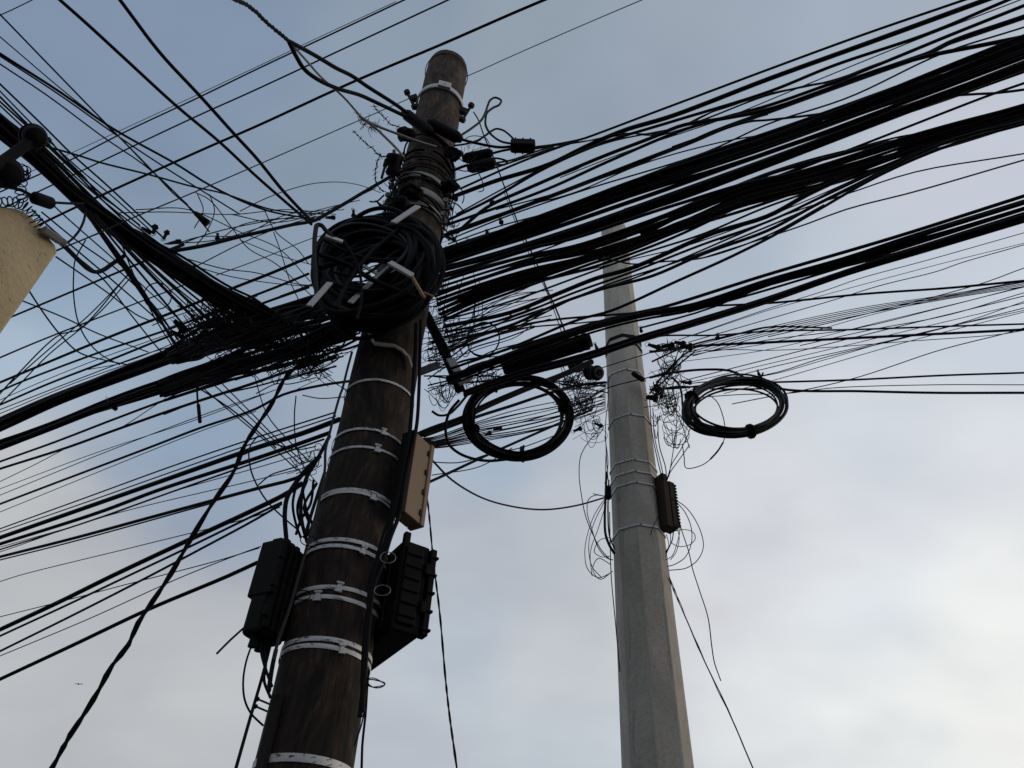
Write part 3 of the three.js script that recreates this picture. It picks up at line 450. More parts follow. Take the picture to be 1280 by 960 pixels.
{
  const g = thing('dead_end_grip', 'frayed brownish wire grip with two legs tied to the pole head', 'grip', at(455, 150, 2.95));
  for (const s of ['449,145 468,159 482,172 496,186 505,197', '450,146 468,156 496,167 520,176 546,184']) obj('grip_leg', shift(tube(path(s, '2.95>2.97'), 0.009), g.position), M.pale, g);
  for (let k = 0; k < 26; k++) { const x = 449 + rnd() * 20, y = 145 + (x - 449) * 0.75; obj('frayed_strand', shift(tube(path([[x, y], [x + rr(-8, 4), y + rr(-8, 8)], [x + rr(-10, 12), y + rr(-14, 16)]], '2.95>2.95'), 0.0018, 4, 4), g.position), M.rust, g); }
}
wires('sleeve_tail', 'heavy black wire between the sleeves right of the pole head', 'wire', 'heavy wires at the sleeves', [
  [7, '2.95>3.05', '540,166 552,176 571,193'], [6, '2.95>3.0', '575,174 600,180 624,184 641,183'], [5.5, '3.05>3.0', '614,192 630,188 642,186'], [6, '3.1>3.2', '585,206 570,212 556,222'], [5, '3.05>3.2', '618,204 640,200 668,190 692,183'], [5, '3.05>3.1', '600,200 622,198 634,202 630,206 612,204']], M.black);
wire('power_loop', 'stiff grey-black wire bent in a tall loop right of the pole head', 'wire', null, 5.5, '2.95>3.0', '575,170 590,160 601,151 607,140 610,131 613,125 619,122 626,125 624,131 616,135 609,141 607,148 607,156 610,163 616,170 627,177 642,180', M.grey);
wire('power_loop', 'shorter bent wire under the tall loop at the pole head', 'wire', null, 5, '2.95>3.0', '568,182 582,180 596,176 606,170 614,164 621,161 629,163 636,168 644,176', M.black);
{
  const a = at(638, 182, 3.0), b = at(669, 183, 3.0), g = thing('splice_block', 'small dark rounded splice block between the heavy wires', 'splice', a.clone().add(b).multiplyScalar(0.5));
  const L = a.distanceTo(b); const m = obj('block', new RoundedBoxGeometry(0.085, L, 0.085, 3, 0.018), M.black, g); m.quaternion.setFromUnitVectors(UP, b.clone().sub(a).normalize());
  for (const k of [-0.3, 0, 0.3]) { const r = obj('rib', new RoundedBoxGeometry(0.09, 0.012, 0.09, 2, 0.005), M.plastic, g); r.position.copy(b.clone().sub(a).multiplyScalar(k)); r.quaternion.copy(m.quaternion); }
}
function barbed(label, spec, where) {
  const p = path(spec, where), c = crv(p), g = thing('barbed_tie_wire', label, 'wire', p[0]);
  obj('strand', shift(tube(p, 0.003, 5, 8), g.position), M.darkwood, g);
  for (let k = 0; k < 10; k++) { const q = c.getPoint((k + 0.5) / 10).sub(g.position), t = c.getTangent((k + 0.5) / 10); const b = obj('barb', merge([new THREE.SphereGeometry(0.007, 6, 5), new THREE.CylinderGeometry(0.002, 0.002, 0.05, 4).rotateZ(rr(0, 3)).rotateX(rr(0, 3))]), M.darkwood, g); b.position.copy(q); }
}
barbed('knotty rusty wire left of the pole head, upper piece', '467,131 472,139 480,146 488,155 500,159 506,162', '2.95>3.0');
barbed('knotty rusty wire left of the pole head, lower piece with a hook', '441,163 449,171 456,178 466,186 474,194 482,196', '2.95>3.05');
barbed('knotty wire looping beside the black lump at the pole neck', '476,192 471,205 469,220 472,232 480,240', '3.0>3.05');
{
  const g = thing('spool_insulator', 'black lumpy insulator on the left of the pole neck', 'insulator', at(492, 206, 3.02));
  obj('spool', new THREE.LatheGeometry([[0, -0.07], [0.045, -0.07], [0.055, -0.05], [0.04, -0.02], [0.04, 0.02], [0.055, 0.05], [0.045, 0.07], [0, 0.07]].map(p => new THREE.Vector2(...p)), 16).rotateX(0.8), M.black, g);
  obj('pin', new THREE.CylinderGeometry(0.012, 0.012, 0.2, 8).rotateX(0.8), M.dull, g);
  const h = thing('stay_bolt', 'short upright black bolt standing left of the pole neck', 'bolt', at(480, 212, 3.02)); obj('shank', new THREE.CylinderGeometry(0.009, 0.009, 0.2, 8), M.black, h); obj('head', new THREE.CylinderGeometry(0.016, 0.016, 0.07, 8).translate(0, 0.08, 0), M.black, h);
}

// turns of wire and cable wound round the neck, and the lumps tied to it
for (let k = 0; k < 16; k++) {
  const R = OLD_R + rr(0.012, 0.045), y = at(548 - k * 1.6, 178 + k * 5.4, 3.02).y, tx = rr(-0.35, 0.2), tz = rr(-0.4, 0.25), a0 = rr(0, 6.28), span = rr(3.6, 6.2), pts = [];
  for (let i = 0; i <= 22; i++) { const a = a0 + span * i / 22; const p = V(Math.cos(a) * R * (1 + 0.05 * noise.noise(i * 0.3, k, 2.2)), 0, Math.sin(a) * R).applyEuler(new THREE.Euler(tx, 0, tz)); pts.push(p.add(V(OLD.x, y + 0.02 * i / 22, OLD.z))); }
  single('wire_wrap', tube(pts, rr(0.004, 0.011), 6, 3), [M.black, M.grey, M.brown, M.black][k % 4], 'turn of dark wire wound round the round pole neck', 'wire', 'wire turns round the pole neck');
}
for (const [x, y, r, sx, lab] of [[508, 168, 2.98, 0.055, 'black taped lump left of the sleeves on the pole head'], [566, 192, 2.98, 0.05, 'black taped lump below the right sleeve on the pole head'], [515, 240, 2.98, 0.06, 'black taped lump on the neck bands above the coil'], [562, 232, 3.02, 0.05, 'black taped lump at the right end of the neck bands'], [500, 256, 2.95, 0.05, 'black taped lump on the upper rim of the large coil']]) {
  const g = new THREE.IcosahedronGeometry(sx, 3), p = g.attributes.position; for (let i = 0; i < p.count; i++) { const v = V(p.getX(i), p.getY(i), p.getZ(i)), q = 1 + 0.5 * noise.noise(v.x * 30 + x, v.y * 30, v.z * 30); p.setXYZ(i, v.x * q * 1.25, v.y * q * 0.8, v.z * q); } g.computeVertexNormals();
  const o = single('taped_joint', g, M.black, lab, 'joint'); o.position.copy(at(x, y, r));
}
wires('tie_end', 'stiff stub of tie wire sticking out at the round pole neck', 'wire', 'wire stubs at the pole neck', [[3, '3.0>3.0', '492,238 484,250 476,260'], [3, '3.0>3.0', '498,246 490,236 486,228'], [3.5, '3.0>3.0', '480,244 470,252 462,252'], [3, '3.0>3.0', '556,266 562,278 568,284'], [3, '3.0>3.0', '560,250 572,256 578,262'], [2.6, '3.0>3.0', '568,228 576,236 580,246 578,254'], [2.4, '3.0>3.0', '590,206 600,220 604,238 598,240'], [2.2, '3.0>3.0', '572,196 580,202 590,200 596,194'], [2.4, '3.0>3.0', '566,210 582,214 600,208 616,212'], [3, '3.0>3.0', '552,284 566,296 572,306'], [2.2, '3.0>3.0', '578,176 590,170 606,172 612,180']], M.black);

// ---------------------------------------------------------------- coils of spare cable
// each loop is traced on the plane of its coil
function coil(name, label, c, u, v, r, nrm, loops, mm, dr, dn, mats, sag = 0) {
  const p0 = at(c[0], c[1], r), n = nrm.clone().normalize(), g = thing(name, label, 'cable coil', p0);
  for (let k = 0; k < loops; k++) {
    const s0 = 1 + gs() * dr - (sag > 9 && rnd() < 0.16 ? rr(0.2, 0.42) : 0) , o0 = gs() * dn, ph = rr(0, 6.28), pts = [], ox = gs() * dr * 22, oy = gs() * dr * 16 + sag * (rnd() < 0.5 ? rnd() : 0), w = rr(0.2, 0.7) * dr, wb = rr(0.2, 0.7) * dn;
    for (let i = 0; i < 28; i++) { const a = i / 28 * 6.283, s = s0 + w * Math.sin(a + ph) + w * 0.35 * Math.sin(3 * a + ph * 2) + 0.012 * Math.sin(2 * a + 1), q = onPlane(c[0] + ox + (u[0] * Math.cos(a) + v[0] * Math.sin(a)) * s, c[1] + oy + (u[1] * Math.cos(a) + v[1] * Math.sin(a)) * s, p0, n); pts.push(q.addScaledVector(n, o0 + wb * Math.cos(2 * a + ph)).sub(p0)); }
    obj('cable_loop', tube(pts, mm / 1000 * rr(0.85, 1.15), 8, 4, true), mats[k % mats.length], g);
  }
    g.tie = (a, R, w = 0.012) => { const q = onPlane(c[0] + u[0] * Math.cos(a) + v[0] * Math.sin(a), c[1] + u[1] * Math.cos(a) + v[1] * Math.sin(a), p0, n), q2 = onPlane(c[0] + u[0] * Math.cos(a + 0.03) + v[0] * Math.sin(a + 0.03), c[1] + u[1] * Math.cos(a + 0.03) + v[1] * Math.sin(a + 0.03), p0, n), t = q2.sub(q).normalize();
    const m = obj('cable_tie', merge([new THREE.CylinderGeometry(R, R, w, 12), new THREE.BoxGeometry(0.012, 0.01, 0.045).translate(0, 0, R + 0.015)]), M.black, g); m.position.copy(q.sub(p0)); m.quaternion.setFromUnitVectors(UP, t); };
  return g;
}
const c1 = coil('large_cable_coil', 'large thick coil of black cable strapped to the front of the round pole', [469, 334], [57, -27], [22, 41], 2.86, V(-0.22, -0.12, 0.95), 84, 14, 0.2, 0.07, [M.black, M.black, M.black, M.blue, M.gloss, M.black], 28);
const c2 = coil('cable_coil', 'round coil of black cable hung between the two poles', [647.5, 521], [60, -5], [4, 47], 3.45, V(0.05, 0, 1), 18, 7, 0.08, 0.022, [M.black, M.brown, M.gloss], 3);
c2.tie(-0.12, 0.046); c2.tie(1.55, 0.046); c2.tie(2.9, 0.046);
const c3 = coil('cable_coil', 'flatter coil of glossy black cable right of the octagonal pole', [919, 508], [60, -7], [6, 33.5], 4.3, V(0.1, 0.22, 0.95), 19, 7.5, 0.11, 0.025, [M.gloss, M.black, M.gloss], 2);
c3.tie(-0.95, 0.052); c3.tie(1.35, 0.052); c3.tie(-2.6, 0.052);
for (const c of [c1, c2, c3]) delete c.tie;
wires('lashing_cable', 'black cable lashed across the eye of the large coil', 'cable', 'cables lashed across the large coil', [[8, '2.72>2.72', '398,318 432,330 470,352 520,372'], [7, '2.7>2.72', '420,385 436,352 462,318 500,285'], [6, '2.72>2.7', '405,300 440,318 480,325 530,318'], [7, '2.74>2.72', '410,352 440,362 480,362 530,340'], [5, '2.7>2.7', '430,300 448,335 452,372 446,400'], [9, '2.76>2.74', '400,335 440,322 490,300 535,292'], [5, '2.7>2.72', '415,340 450,345 490,318 520,300']], M.black);
coil('wire_ring', 'small ring of two wires above the splice closure', [605, 424], [20, -4], [2, 21], 3.3, V(0, 0, 1), 2, 3.6, 0.06, 0.01, [M.black]);
coil('wire_ring', 'single thin wire ring hanging under the frayed trunk', [197, 370], [17, -1], [1, 16.5], 3.0, V(0.2, 0, 1), 1, 3.2, 0, 0, [M.black]);
wire('coil_tail', 'wire loop swinging below the round coil from the pole side', 'wire', null, 5, '3.2>3.45', '574,500 562,515 557,535 561,555 573,566 590,573 610,576 636,574', M.black);
wire('coil_tail', 'heavy wire bent down from the tangle to the round coil', 'wire', null, 4.5, '3.25>3.4', '540,514 548,519 560,518 572,508 584,494 596,482', M.black);
wire('coil_tail', 'lead running from the octagonal pole down the left side of the flatter coil', 'wire', null, 5, '4.4>4.3', '840,472 848,480 852,492 853,505 855,520', M.black);
wire('drop_wire', 'thin broken wire dangling under the flatter coil', 'wire', null, 2.2, '4.3>4.35', '886,493 896,502 902,515 906,533 905,550 898,562 888,574 876,582 858,585 855,570 853,556');
wire('wire_splice', 'brown spliced piece on the dangling wire under the flatter coil', 'splice', null, 4, '4.33>4.34', '904,553 897,564 888,574', M.rust);

// ---------------------------------------------------------------- brackets at the large coil
function bar(parent, name, m, spec, where, w, t) {
  const p = path(spec, where);
  for (let i = 0; i + 1 < p.length; i++) { const L = p[i].distanceTo(p[i + 1]); const o = obj(name, new RoundedBoxGeometry(w, L + t, t, 2, Math.min(w, t) * 0.2), m, parent); o.position.copy(p[i]).add(p[i + 1]).multiplyScalar(0.5).sub(parent.position); o.quaternion.setFromUnitVectors(UP, p[i + 1].clone().sub(p[i]).normalize()); }
}
{
  const g = thing('coil_bracket', 'galvanised flat-bar bracket with arms clasping the large coil', 'bracket', at(470, 345, 2.9));
  bar(g, 'arm', M.zinc, '492,278 522,258', '2.62>2.66', 0.034, 0.01); bar(g, 'arm', M.zinc, '387,382 412,354', '2.64>2.68', 0.03, 0.01);
  bar(g, 'arm', M.zinc, '408,295 427,302', '2.66>2.66', 0.04, 0.012); bar(g, 'arm', M.zinc, '488,329 514,344', '2.62>2.62', 0.045, 0.014);
  bar(g, 'brace', M.zinc, '438,378 462,355 488,333', '2.74>2.78', 0.03, 0.008); bar(g, 'brace', M.zinc, '454,332 486,351 493,338', '2.78>2.78', 0.03, 0.008); bar(g, 'brace', M.zinc, '460,342 468,356', '2.78>2.78', 0.02, 0.008);
  const k = thing('wooden_strip', 'tan splintered strip under the coil bracket arm', 'strip', at(524, 358, 2.64)); bar(k, 'strip', M.tan, '515,346 529,370', '2.63>2.66', 0.038, 0.014); bar(k, 'splinter', M.tan, '529,365 541,370', '2.66>2.7', 0.016, 0.008);
  wire('bent_conduit', 'grey stiff cable bent in a narrow peak at the left of the large coil', 'cable', null, 7.5, '2.68>2.66', '396,372 394,340 393,315 394,292 397,281 402,282 408,289 416,297', M.grey);
  const q = thing('side_bracket', 'dark crossarm stub with pale plates right of the round pole', 'bracket', at(555, 440, 3.25)); bar(q, 'beam', M.black, '534,396 556,440 574,484', '3.3>3.25', 0.055, 0.05); bar(q, 'plate', M.zinc, '563,449 571,463', '3.22>3.22', 0.05, 0.012); bar(q, 'plate', M.dull, '522,466 548,456', '3.25>3.22', 0.05, 0.012); bar(q, 'plate', M.dull, '574,480 588,472', '3.22>3.22', 0.03, 0.012);
  const n = thing('loose_clamp', 'pale bent clamp strip under the large coil on the pole', 'clamp', at(490, 432, 2.96)); bar(n, 'strip', M.pale, '462,418 467,429 480,431 492,432 503,438 511,447 515,460', '2.97>3.04', 0.04, 0.008);
}

// ---------------------------------------------------------------- boxes on the round pole
// a vertical box from its near and far bottom corners, a top pixel above the near corner, and a thickness away to the right
function boxFrame(a, b, r1, topPx, side, thick) {
  const A = at(a[0], a[1], r1), d = ray(b[0], b[1]), t = (A.y - EYE.y) / d.y, B = d.multiplyScalar(t).add(EYE), T = at(topPx[0], topPx[1], r1).y;
  const ax = B.clone().sub(A); const w = ax.length(); ax.normalize(); const nz = V(-ax.z, 0, ax.x).multiplyScalar(side);
  return { A, w, h: T - A.y, ax, nz, thick, base: A.clone().addScaledVector(ax, w / 2).addScaledVector(nz, thick / 2), turn: Math.atan2(-ax.z, ax.x) };
}
{
  // right black closure
  const f = boxFrame([525, 797], [464, 841], 3.08, [531, 684], -1, 0.135);
  const g = thing('splice_enclosure', 'black splice closure with rim clips, right of the round pole', 'enclosure', f.base); g.rotation.y = f.turn;
  const s = f.nz.clone().applyAxisAngle(UP, -f.turn).z, zr = -s * f.thick / 2, zl = s * f.thick / 2;   // zr: right side, zl: side toward the pole
  obj('body', new RoundedBoxGeometry(f.w, f.h, f.thick, 4, 0.014).translate(0, f.h / 2, 0), M.plastic, g);
  obj('front_panel', new RoundedBoxGeometry(0.02, f.h * 0.84, f.thick * 0.62, 3, 0.006).translate(-f.w / 2 - 0.004, f.h * 0.5, s * 0.01), M.plastic, g);
  obj('rim', new RoundedBoxGeometry(0.05, f.h * 0.96, 0.03, 3, 0.006).translate(-f.w / 2 + 0.012, f.h / 2, zr - s * 0.014), M.plastic, g);
  for (let k = 0; k < 5; k++) obj('clip', new RoundedBoxGeometry(0.06, 0.012, 0.042, 2, 0.004).translate(-f.w / 2 + 0.01, f.h * (0.08 + 0.2 * k), zr - s * 0.016), M.plastic, g);
  for (let k = 0; k < 6; k++) obj('rib', new RoundedBoxGeometry(0.016, 0.01, f.thick * 0.56, 2, 0.003).translate(-f.w / 2 - 0.014, f.h * (0.16 + 0.135 * k), s * 0.01), M.plastic, g);
  for (let k = 0; k < 4; k++) obj('side_rib', new RoundedBoxGeometry(0.012, f.h * 0.86, 0.016, 2, 0.004).translate(-f.w * 0.3 + k * f.w * 0.2, f.h * 0.5, zl + s * 0.004), M.gloss, g);
  for (const y of [0.3, 0.72]) obj('latch', new RoundedBoxGeometry(0.022, 0.05, 0.022, 2, 0.004).translate(-f.w / 2 - 0.012, f.h * y, zr + s * 0.012), M.plastic, g);
  obj('lug', new RoundedBoxGeometry(0.03, 0.05, 0.03, 2, 0.006).translate(-f.w / 2 + 0.02, f.h + 0.02, zl - s * 0.02), M.plastic, g);
  obj('gland', new THREE.CylinderGeometry(0.018, 0.022, 0.06, 10).translate(f.w * 0.42, -0.025, 0), M.dull, g);
}
{
  // beige box
  const f = boxFrame([525, 655], [508, 660], 3.1, [538, 557], -1, 0.12);
  const g = thing('beige_junction_box', 'weathered beige metal box on the right side of the round pole', 'box', f.base); g.rotation.y = f.turn;
  const s = f.nz.clone().applyAxisAngle(UP, -f.turn).z, zr = -s * f.thick / 2, zl = s * f.thick / 2;
  obj('body', new RoundedBoxGeometry(f.w, f.h, f.thick, 3, 0.006).translate(0, f.h / 2, 0), M.beige, g);
  obj('lid', new RoundedBoxGeometry(f.w * 1.04, f.h * 1.03, 0.03, 3, 0.006).translate(-0.006, f.h / 2, zr - s * 0.012), M.beige, g);
  for (let k = 0; k < 4; k++) obj('hinge', new THREE.CylinderGeometry(0.006, 0.006, 0.028, 8).translate(-f.w / 2 - 0.004, f.h * (0.12 + 0.25 * k), zr + s * 0.012), M.rust, g);
  obj('shaded_side_plate', new RoundedBoxGeometry(f.w * 1.02, f.h * 1.04, 0.02, 2, 0.004).translate(0, f.h / 2, zl + s * 0.008), M.black, g);  // added black plate: shade on the side toward the pole, put into colour
}
{
  // left black closure
  const f = boxFrame([324, 789], [354, 809], 3.05, [347, 668], -1, 0.1);
  const g = thing('splice_enclosure', 'black weathered splice closure with a ragged lid, left of the round pole', 'enclosure', f.base); g.rotation.y = f.turn;
  const s = f.nz.clone().applyAxisAngle(UP, -f.turn).z;
  obj('body', new RoundedBoxGeometry(f.w, f.h, f.thick, 4, 0.022).translate(0, f.h / 2, 0), M.plastic, g);
  for (let k = 0; k < 4; k++) obj('rib', new RoundedBoxGeometry(0.03, f.h * 0.92, 0.03, 3, 0.01).translate(-f.w * 0.36 + k * f.w * 0.24, f.h / 2, -s * f.thick / 2), M.plastic, g);
  for (const y of [0.2, 0.5, 0.8]) obj('latch', new RoundedBoxGeometry(0.03, 0.045, 0.02, 2, 0.004).translate(-f.w / 2 + 0.004, f.h * y, -s * (f.thick / 2 + 0.008)), M.plastic, g);
  obj('lid_rim', new RoundedBoxGeometry(f.w * 0.25, f.h * 0.6, f.thick + 0.03, 3, 0.008).translate(-f.w * 0.4, f.h * 0.68, 0), M.plastic, g);
  for (let k = 0; k < 4; k++) obj('lug', new RoundedBoxGeometry(0.03, 0.03, 0.05, 2, 0.008).translate(-f.w * 0.35 + k * f.w * 0.23, f.h + rr(-0.008, 0.012), 0), M.plastic, g);
  for (let k = 0; k < 3; k++) obj('gland', new THREE.CylinderGeometry(0.013, 0.016, 0.05, 8).translate(-f.w * 0.28 + k * f.w * 0.26, -0.018, 0), M.plastic, g);
}
// risers down the front of the round pole
wires('riser_cable', 'heavy black riser cable strapped down the right of the round pole', 'cable', 'riser cables down the right of the round pole', [
  [6.5, '3.0>2.97', '520,405 519,440 517,470 514,520 511,550 504,585 497,622 487,660 478,690 466,722 461,760 456,800 454,845 453,890'], [6, '3.0>2.97', '526,400 525,440 524,478 521,530 515,560 506,600 500,640 488,672 478,705 468,730 460,790 456,840 450,896'], [4.5, '3.0>2.97', '512,540 500,600 492,632 478,672 470,700 463,722 459,780 457,830 455,880']], M.black);
wire('riser_wire', 'pale thin riser wire down the front left of the round pole', 'wire', null, 4, '3.0>2.98', '440,440 434,462 428,486 425,494 417,522 412,542 407,562 406,587 401,615 395,642 384,682 374,718 362,760 348,800 342,825', M.grey);
wires('closure_feed', 'heavy black cable bending down into the left closure', 'cable', 'feed cables of the left closure', [
  [6.5, '3.1>3.1', '400,570 382,588 368,606 359,622 356,642 358,676'], [5.5, '3.1>3.08', '412,545 396,575 382,600 376,630 378,655 384,678'], [5, '3.08>3.06', '406,590 398,615 390,640 382,668'], [4, '3.1>3.1', '372,600 366,630 370,655 376,672'], [4, '3.1>3.1', '384,600 372,632 374,650 382,665'], [4, '3.1>3.08', '392,600 388,630 376,650 370,668'], [4, '3.1>3.08', '396,604 380,634 386,655 380,672'], [3.5, '3.1>3.08', '378,610 384,640 390,655 384,670'], [5.5, '3.1>3.05', '345,812 341,830 338,848 336,864'], [4, '3.12>3.05', '325,803 328,822 334,842 340,858'], [4, '3.12>3.05', '330,808 332,830 330,850 338,872']], M.black);
coil('tie_tail', 'thin curled tie tail on the upper edge of the right closure', [485, 697], [9.5, 0], [0, 7], 2.93, V(0, 0.3, 1), 1, 2, 0, 0, [M.dull]);
coil('tie_tail', 'thin curled tie tail on the face of the right closure', [478, 738], [10, -1], [1, 6.5], 2.93, V(0, 0.3, 1), 1, 2, 0, 0, [M.dull]);
coil('wire_curl', 'small double curl of wire below the right closure', [470, 853], [11, 1], [1, 5], 2.97, V(0, 0.5, 1), 2, 2.2, 0.05, 0.01, [M.black]);
coil('wire_curl', 'small wire curl left of the round pole above the closure feeds', [398, 559], [4.5, 0], [0, 4.5], 3.0, V(0, 0, 1), 1, 2, 0, 0, [M.black]);
coil('tie_tail', 'thin curled tie tail left of the round pole by the paired straps', [386, 676], [10, 3], [-3, 6], 2.98, V(0, 0.3, 1), 1, 2, 0, 0, [M.black]);
coil('tie_tail', 'thin curled tie tail left of the round pole over the buckled strap', [378, 744], [10, -1], [1, 6], 2.98, V(0, 0.3, 1), 1, 2, 0, 0, [M.black]);

// ---------------------------------------------------------------- splice closure, insulators, terminal box
{
  const a = at(628, 460, 2.98), b = at(739, 425, 2.88), L = a.distanceTo(b);
  const g = thing('splice_closure', 'long black horizontal splice closure between the poles', 'splice closure', a.clone().add(b).multiplyScalar(0.5)); g.quaternion.setFromUnitVectors(UP, b.clone().sub(a).normalize());
  obj('body', new THREE.LatheGeometry([[0, -L / 2], [0.036, -L / 2], [0.041, -L / 2 + 0.02], [0.041, L / 2 - 0.05], [0.036, L / 2], [0, L / 2]].map(p => new THREE.Vector2(...p)), 18), M.plastic, g);
  obj('flange', new RoundedBoxGeometry(0.096, L * 0.9, 0.018, 2, 0.004), M.plastic, g);
  for (const y of [-0.46, -0.38, 0.36, 0.44]) obj('end_clamp', new THREE.CylinderGeometry(0.047, 0.047, 0.022, 14).translate(0, L * y, 0), M.plastic, g);
}
for (const [x, y, lab, m] of [[720, 456, 'dark spool insulator seen end on beside the octagonal pole', M.black], [742, 466, 'brownish spool insulator with a pale end beside the octagonal pole', M.porcelain]]) {
  const g = thing('spool_insulator', lab, 'insulator', at(x, y, 4.0));
  g.quaternion.setFromUnitVectors(UP, ray(x, y).multiplyScalar(-1).add(V(x > 730 ? 0.6 : -0.1, 0, 0)).normalize());
  obj('spool', new THREE.LatheGeometry([[0.014, -0.06], [0.05, -0.06], [0.056, -0.045], [0.038, -0.012], [0.038, 0.012], [0.056, 0.045], [0.05, 0.06], [0.014, 0.06]].map(p => new THREE.Vector2(...p)), 18), M.black, g);
  obj('end_cap', new THREE.TorusGeometry(0.03, 0.012, 8, 20).rotateX(Math.PI / 2).translate(0, 0.062, 0), m, g); obj('bolt', new THREE.CylinderGeometry(0.012, 0.012, 0.16, 8), M.rust, g);
}
{
  const A = at(834, 664, 4.55), T = at(826, 598, 4.55), h = T.y - A.y;
  const g = thing('terminal_block', 'dark brown ribbed terminal block on the right side of the octagonal pole', 'terminal box', V(A.x, A.y, A.z)); g.rotation.y = 0.5;
  obj('body', new RoundedBoxGeometry(0.05, h, 0.12, 2, 0.008).translate(-0.02, h / 2, 0), M.rust, g); obj('side_body', new RoundedBoxGeometry(0.05, h * 0.86, 0.1, 2, 0.006).translate(0.045, h * 0.48, 0), M.rust, g);
  for (let k = 0; k < 14; k++) obj('rib', new RoundedBoxGeometry(0.02, h * 0.03, 0.11, 1, 0.003).translate(0.072, h * (0.1 + 0.058 * k), 0), M.darkwood, g);
}
wires('terminal_wire', 'thin wire looping out of the ribbed terminal block', 'wire', 'loops at the ribbed terminal block', [
  [2, '4.5>4.5', '840,623 855,632 868,648 877,668 879,685 872,700 858,710 836,713'], [2, '4.5>4.5', '842,624 856,640 864,660 864,680 856,697 842,706 834,708'], [1.8, '4.5>4.5', '843,664 855,662 866,665 869,673 862,681 848,683 838,678'], [1.8, '4.5>4.5', '846,640 850,660 846,680 840,695 832,700'], [1.8, '4.5>4.5', '838,665 838,680 834,690 832,696'], [1.8, '4.5>4.5', '833,668 836,682 832,692'], [2.6, '4.5>4.5', '842,664 840,676 836,684 832,690'], [1.8, '4.5>4.5', '845,655 849,672 845,690 838,700'],
  [1.8, '4.45>4.45', '826,640 818,655 813,669']]);
wires('pole_side_wire', 'thin wire looping down the left side of the octagonal pole', 'wire', 'loops left of the octagonal pole', [
  [2.2, '4.5>4.5', '747,540 736,552 726,570 724,595 727,620 732,645 742,670 752,688 763,700'], [1.8, '4.5>4.5', '757,622 745,640 736,662 731,690 735,712 748,722 764,716'], [1.8, '4.5>4.5', '757,624 742,655 736,680 740,708 752,722'], [1.8, '4.5>4.5', '757,632 748,660 738,690 740,720'], [1.8, '4.5>4.5', '764,695 752,696 743,690 750,675 762,672'], [1.8, '4.5>4.5', '764,706 748,698 741,712 750,724 766,714'], [2, '4.5>4.5', '755,620 744,619 736,624 734,640 740,662 748,685 758,697 766,700'], [5.5, '4.48>4.45', '758,590 757,620 756,645 757,668 762,682 768,692'], [3.5, '4.48>4.45', '761,600 760,640 762,670 768,686'], [1.8, '4.5>4.5', '741,617 750,619 757,621'], [2, '4.48>4.48', '758,560 757,580 758,610'], [2, '4.48>4.48', '756,545 760,580 756,605'], [2.2, '4.48>4.48', '761,470 760,500 757,530 758,570 760,600']]);
{
  const g = thing('cable_clip', 'small black clip gathering wires on the left edge of the octagonal pole', 'clip', at(760, 616, 4.47)); obj('clip_body', new RoundedBoxGeometry(0.04, 0.09, 0.05, 2, 0.008), M.black, g); obj('clip_tab', new RoundedBoxGeometry(0.02, 0.03, 0.07, 2, 0.005).translate(0, 0.02, 0.01), M.black, g);
}
wires('pole_front_wire', 'thin black wire drawn tight across the face of the octagonal pole', 'wire', 'wires across the octagonal pole face', [[2.6, '4.38>4.38', '740,464 758,458 780,451 803,444 815,440'], [2.8, '4.38>4.38', '745,490 759,485 780,479 806,473 830,466']]);
sleeve('dark slanting clip plate on the face of the octagonal pole', 790, 466, 805, 476, 4.37, 4.4, 0.02);

// ---------------------------------------------------------------- uncountable tangles
function tangle(label, blobs, seedMat, taut = 0.4, slack = 0.46) {
  const l = [];
  for (const [cx, cy, sx, sy, r, dr, n, mm, curl] of blobs) for (let k = 0; k < n; k++) {
    // a taut strand along a run, a slack piece hanging between two holds, or a small closed curl
    const kind = rnd(), x = cx + gs() * sx, y = cy + gs() * sy, d0 = r + gs() * dr, pts = [], L = curl * rr(0.7, 2.4);
    if (kind < taut) { const th = rnd() < 0.7 ? rr(-0.5, -0.2) : rr(0.5, 0.95), bow = rr(-0.1, 0.14) * L; for (let i = 0; i <= 4; i++) { const f = i / 4 - 0.5; pts.push(at(x + Math.cos(th) * L * f * 1.6, y + Math.sin(th) * L * f * 1.6 + bow * (1 - 4 * f * f), d0 + 0.04 * f)); } }
    else if (kind < taut + slack) { const w = L * rr(0.25, 0.8) * (rnd() < 0.5 ? -1 : 1), dy = gs() * L * 0.4, sag = L * rr(0.25, 0.9), sk = rr(-0.25, 0.25); for (let i = 0; i <= 6; i++) { const f = i / 6, u = f + sk * f * (1 - f); pts.push(at(x + w * (u - 0.5), y + dy * (f - 0.5) + sag * (4 * f * (1 - f) - 0.5), d0 + 0.05 * Math.sin(f * 5 + k))); } }
    else { const R = curl * rr(0.25, 0.6), a0 = rr(0, 6.28), e = rr(0.6, 1), sp = rr(0.7, 1.15); for (let i = 0; i <= 9; i++) { const a = a0 + sp * 6.283 * i / 9; pts.push(at(x + Math.cos(a) * R * (1 + 0.03 * i), y + Math.sin(a) * R * e, d0 + 0.01 * i)); } }
    l.push(tube(pts, mm / 1000 * rr(0.7, 1.3), 5, 4));
  }
  return single('wire_tangle', merge(l), seedMat || M.black, label, 'wires', null, 'stuff');
}
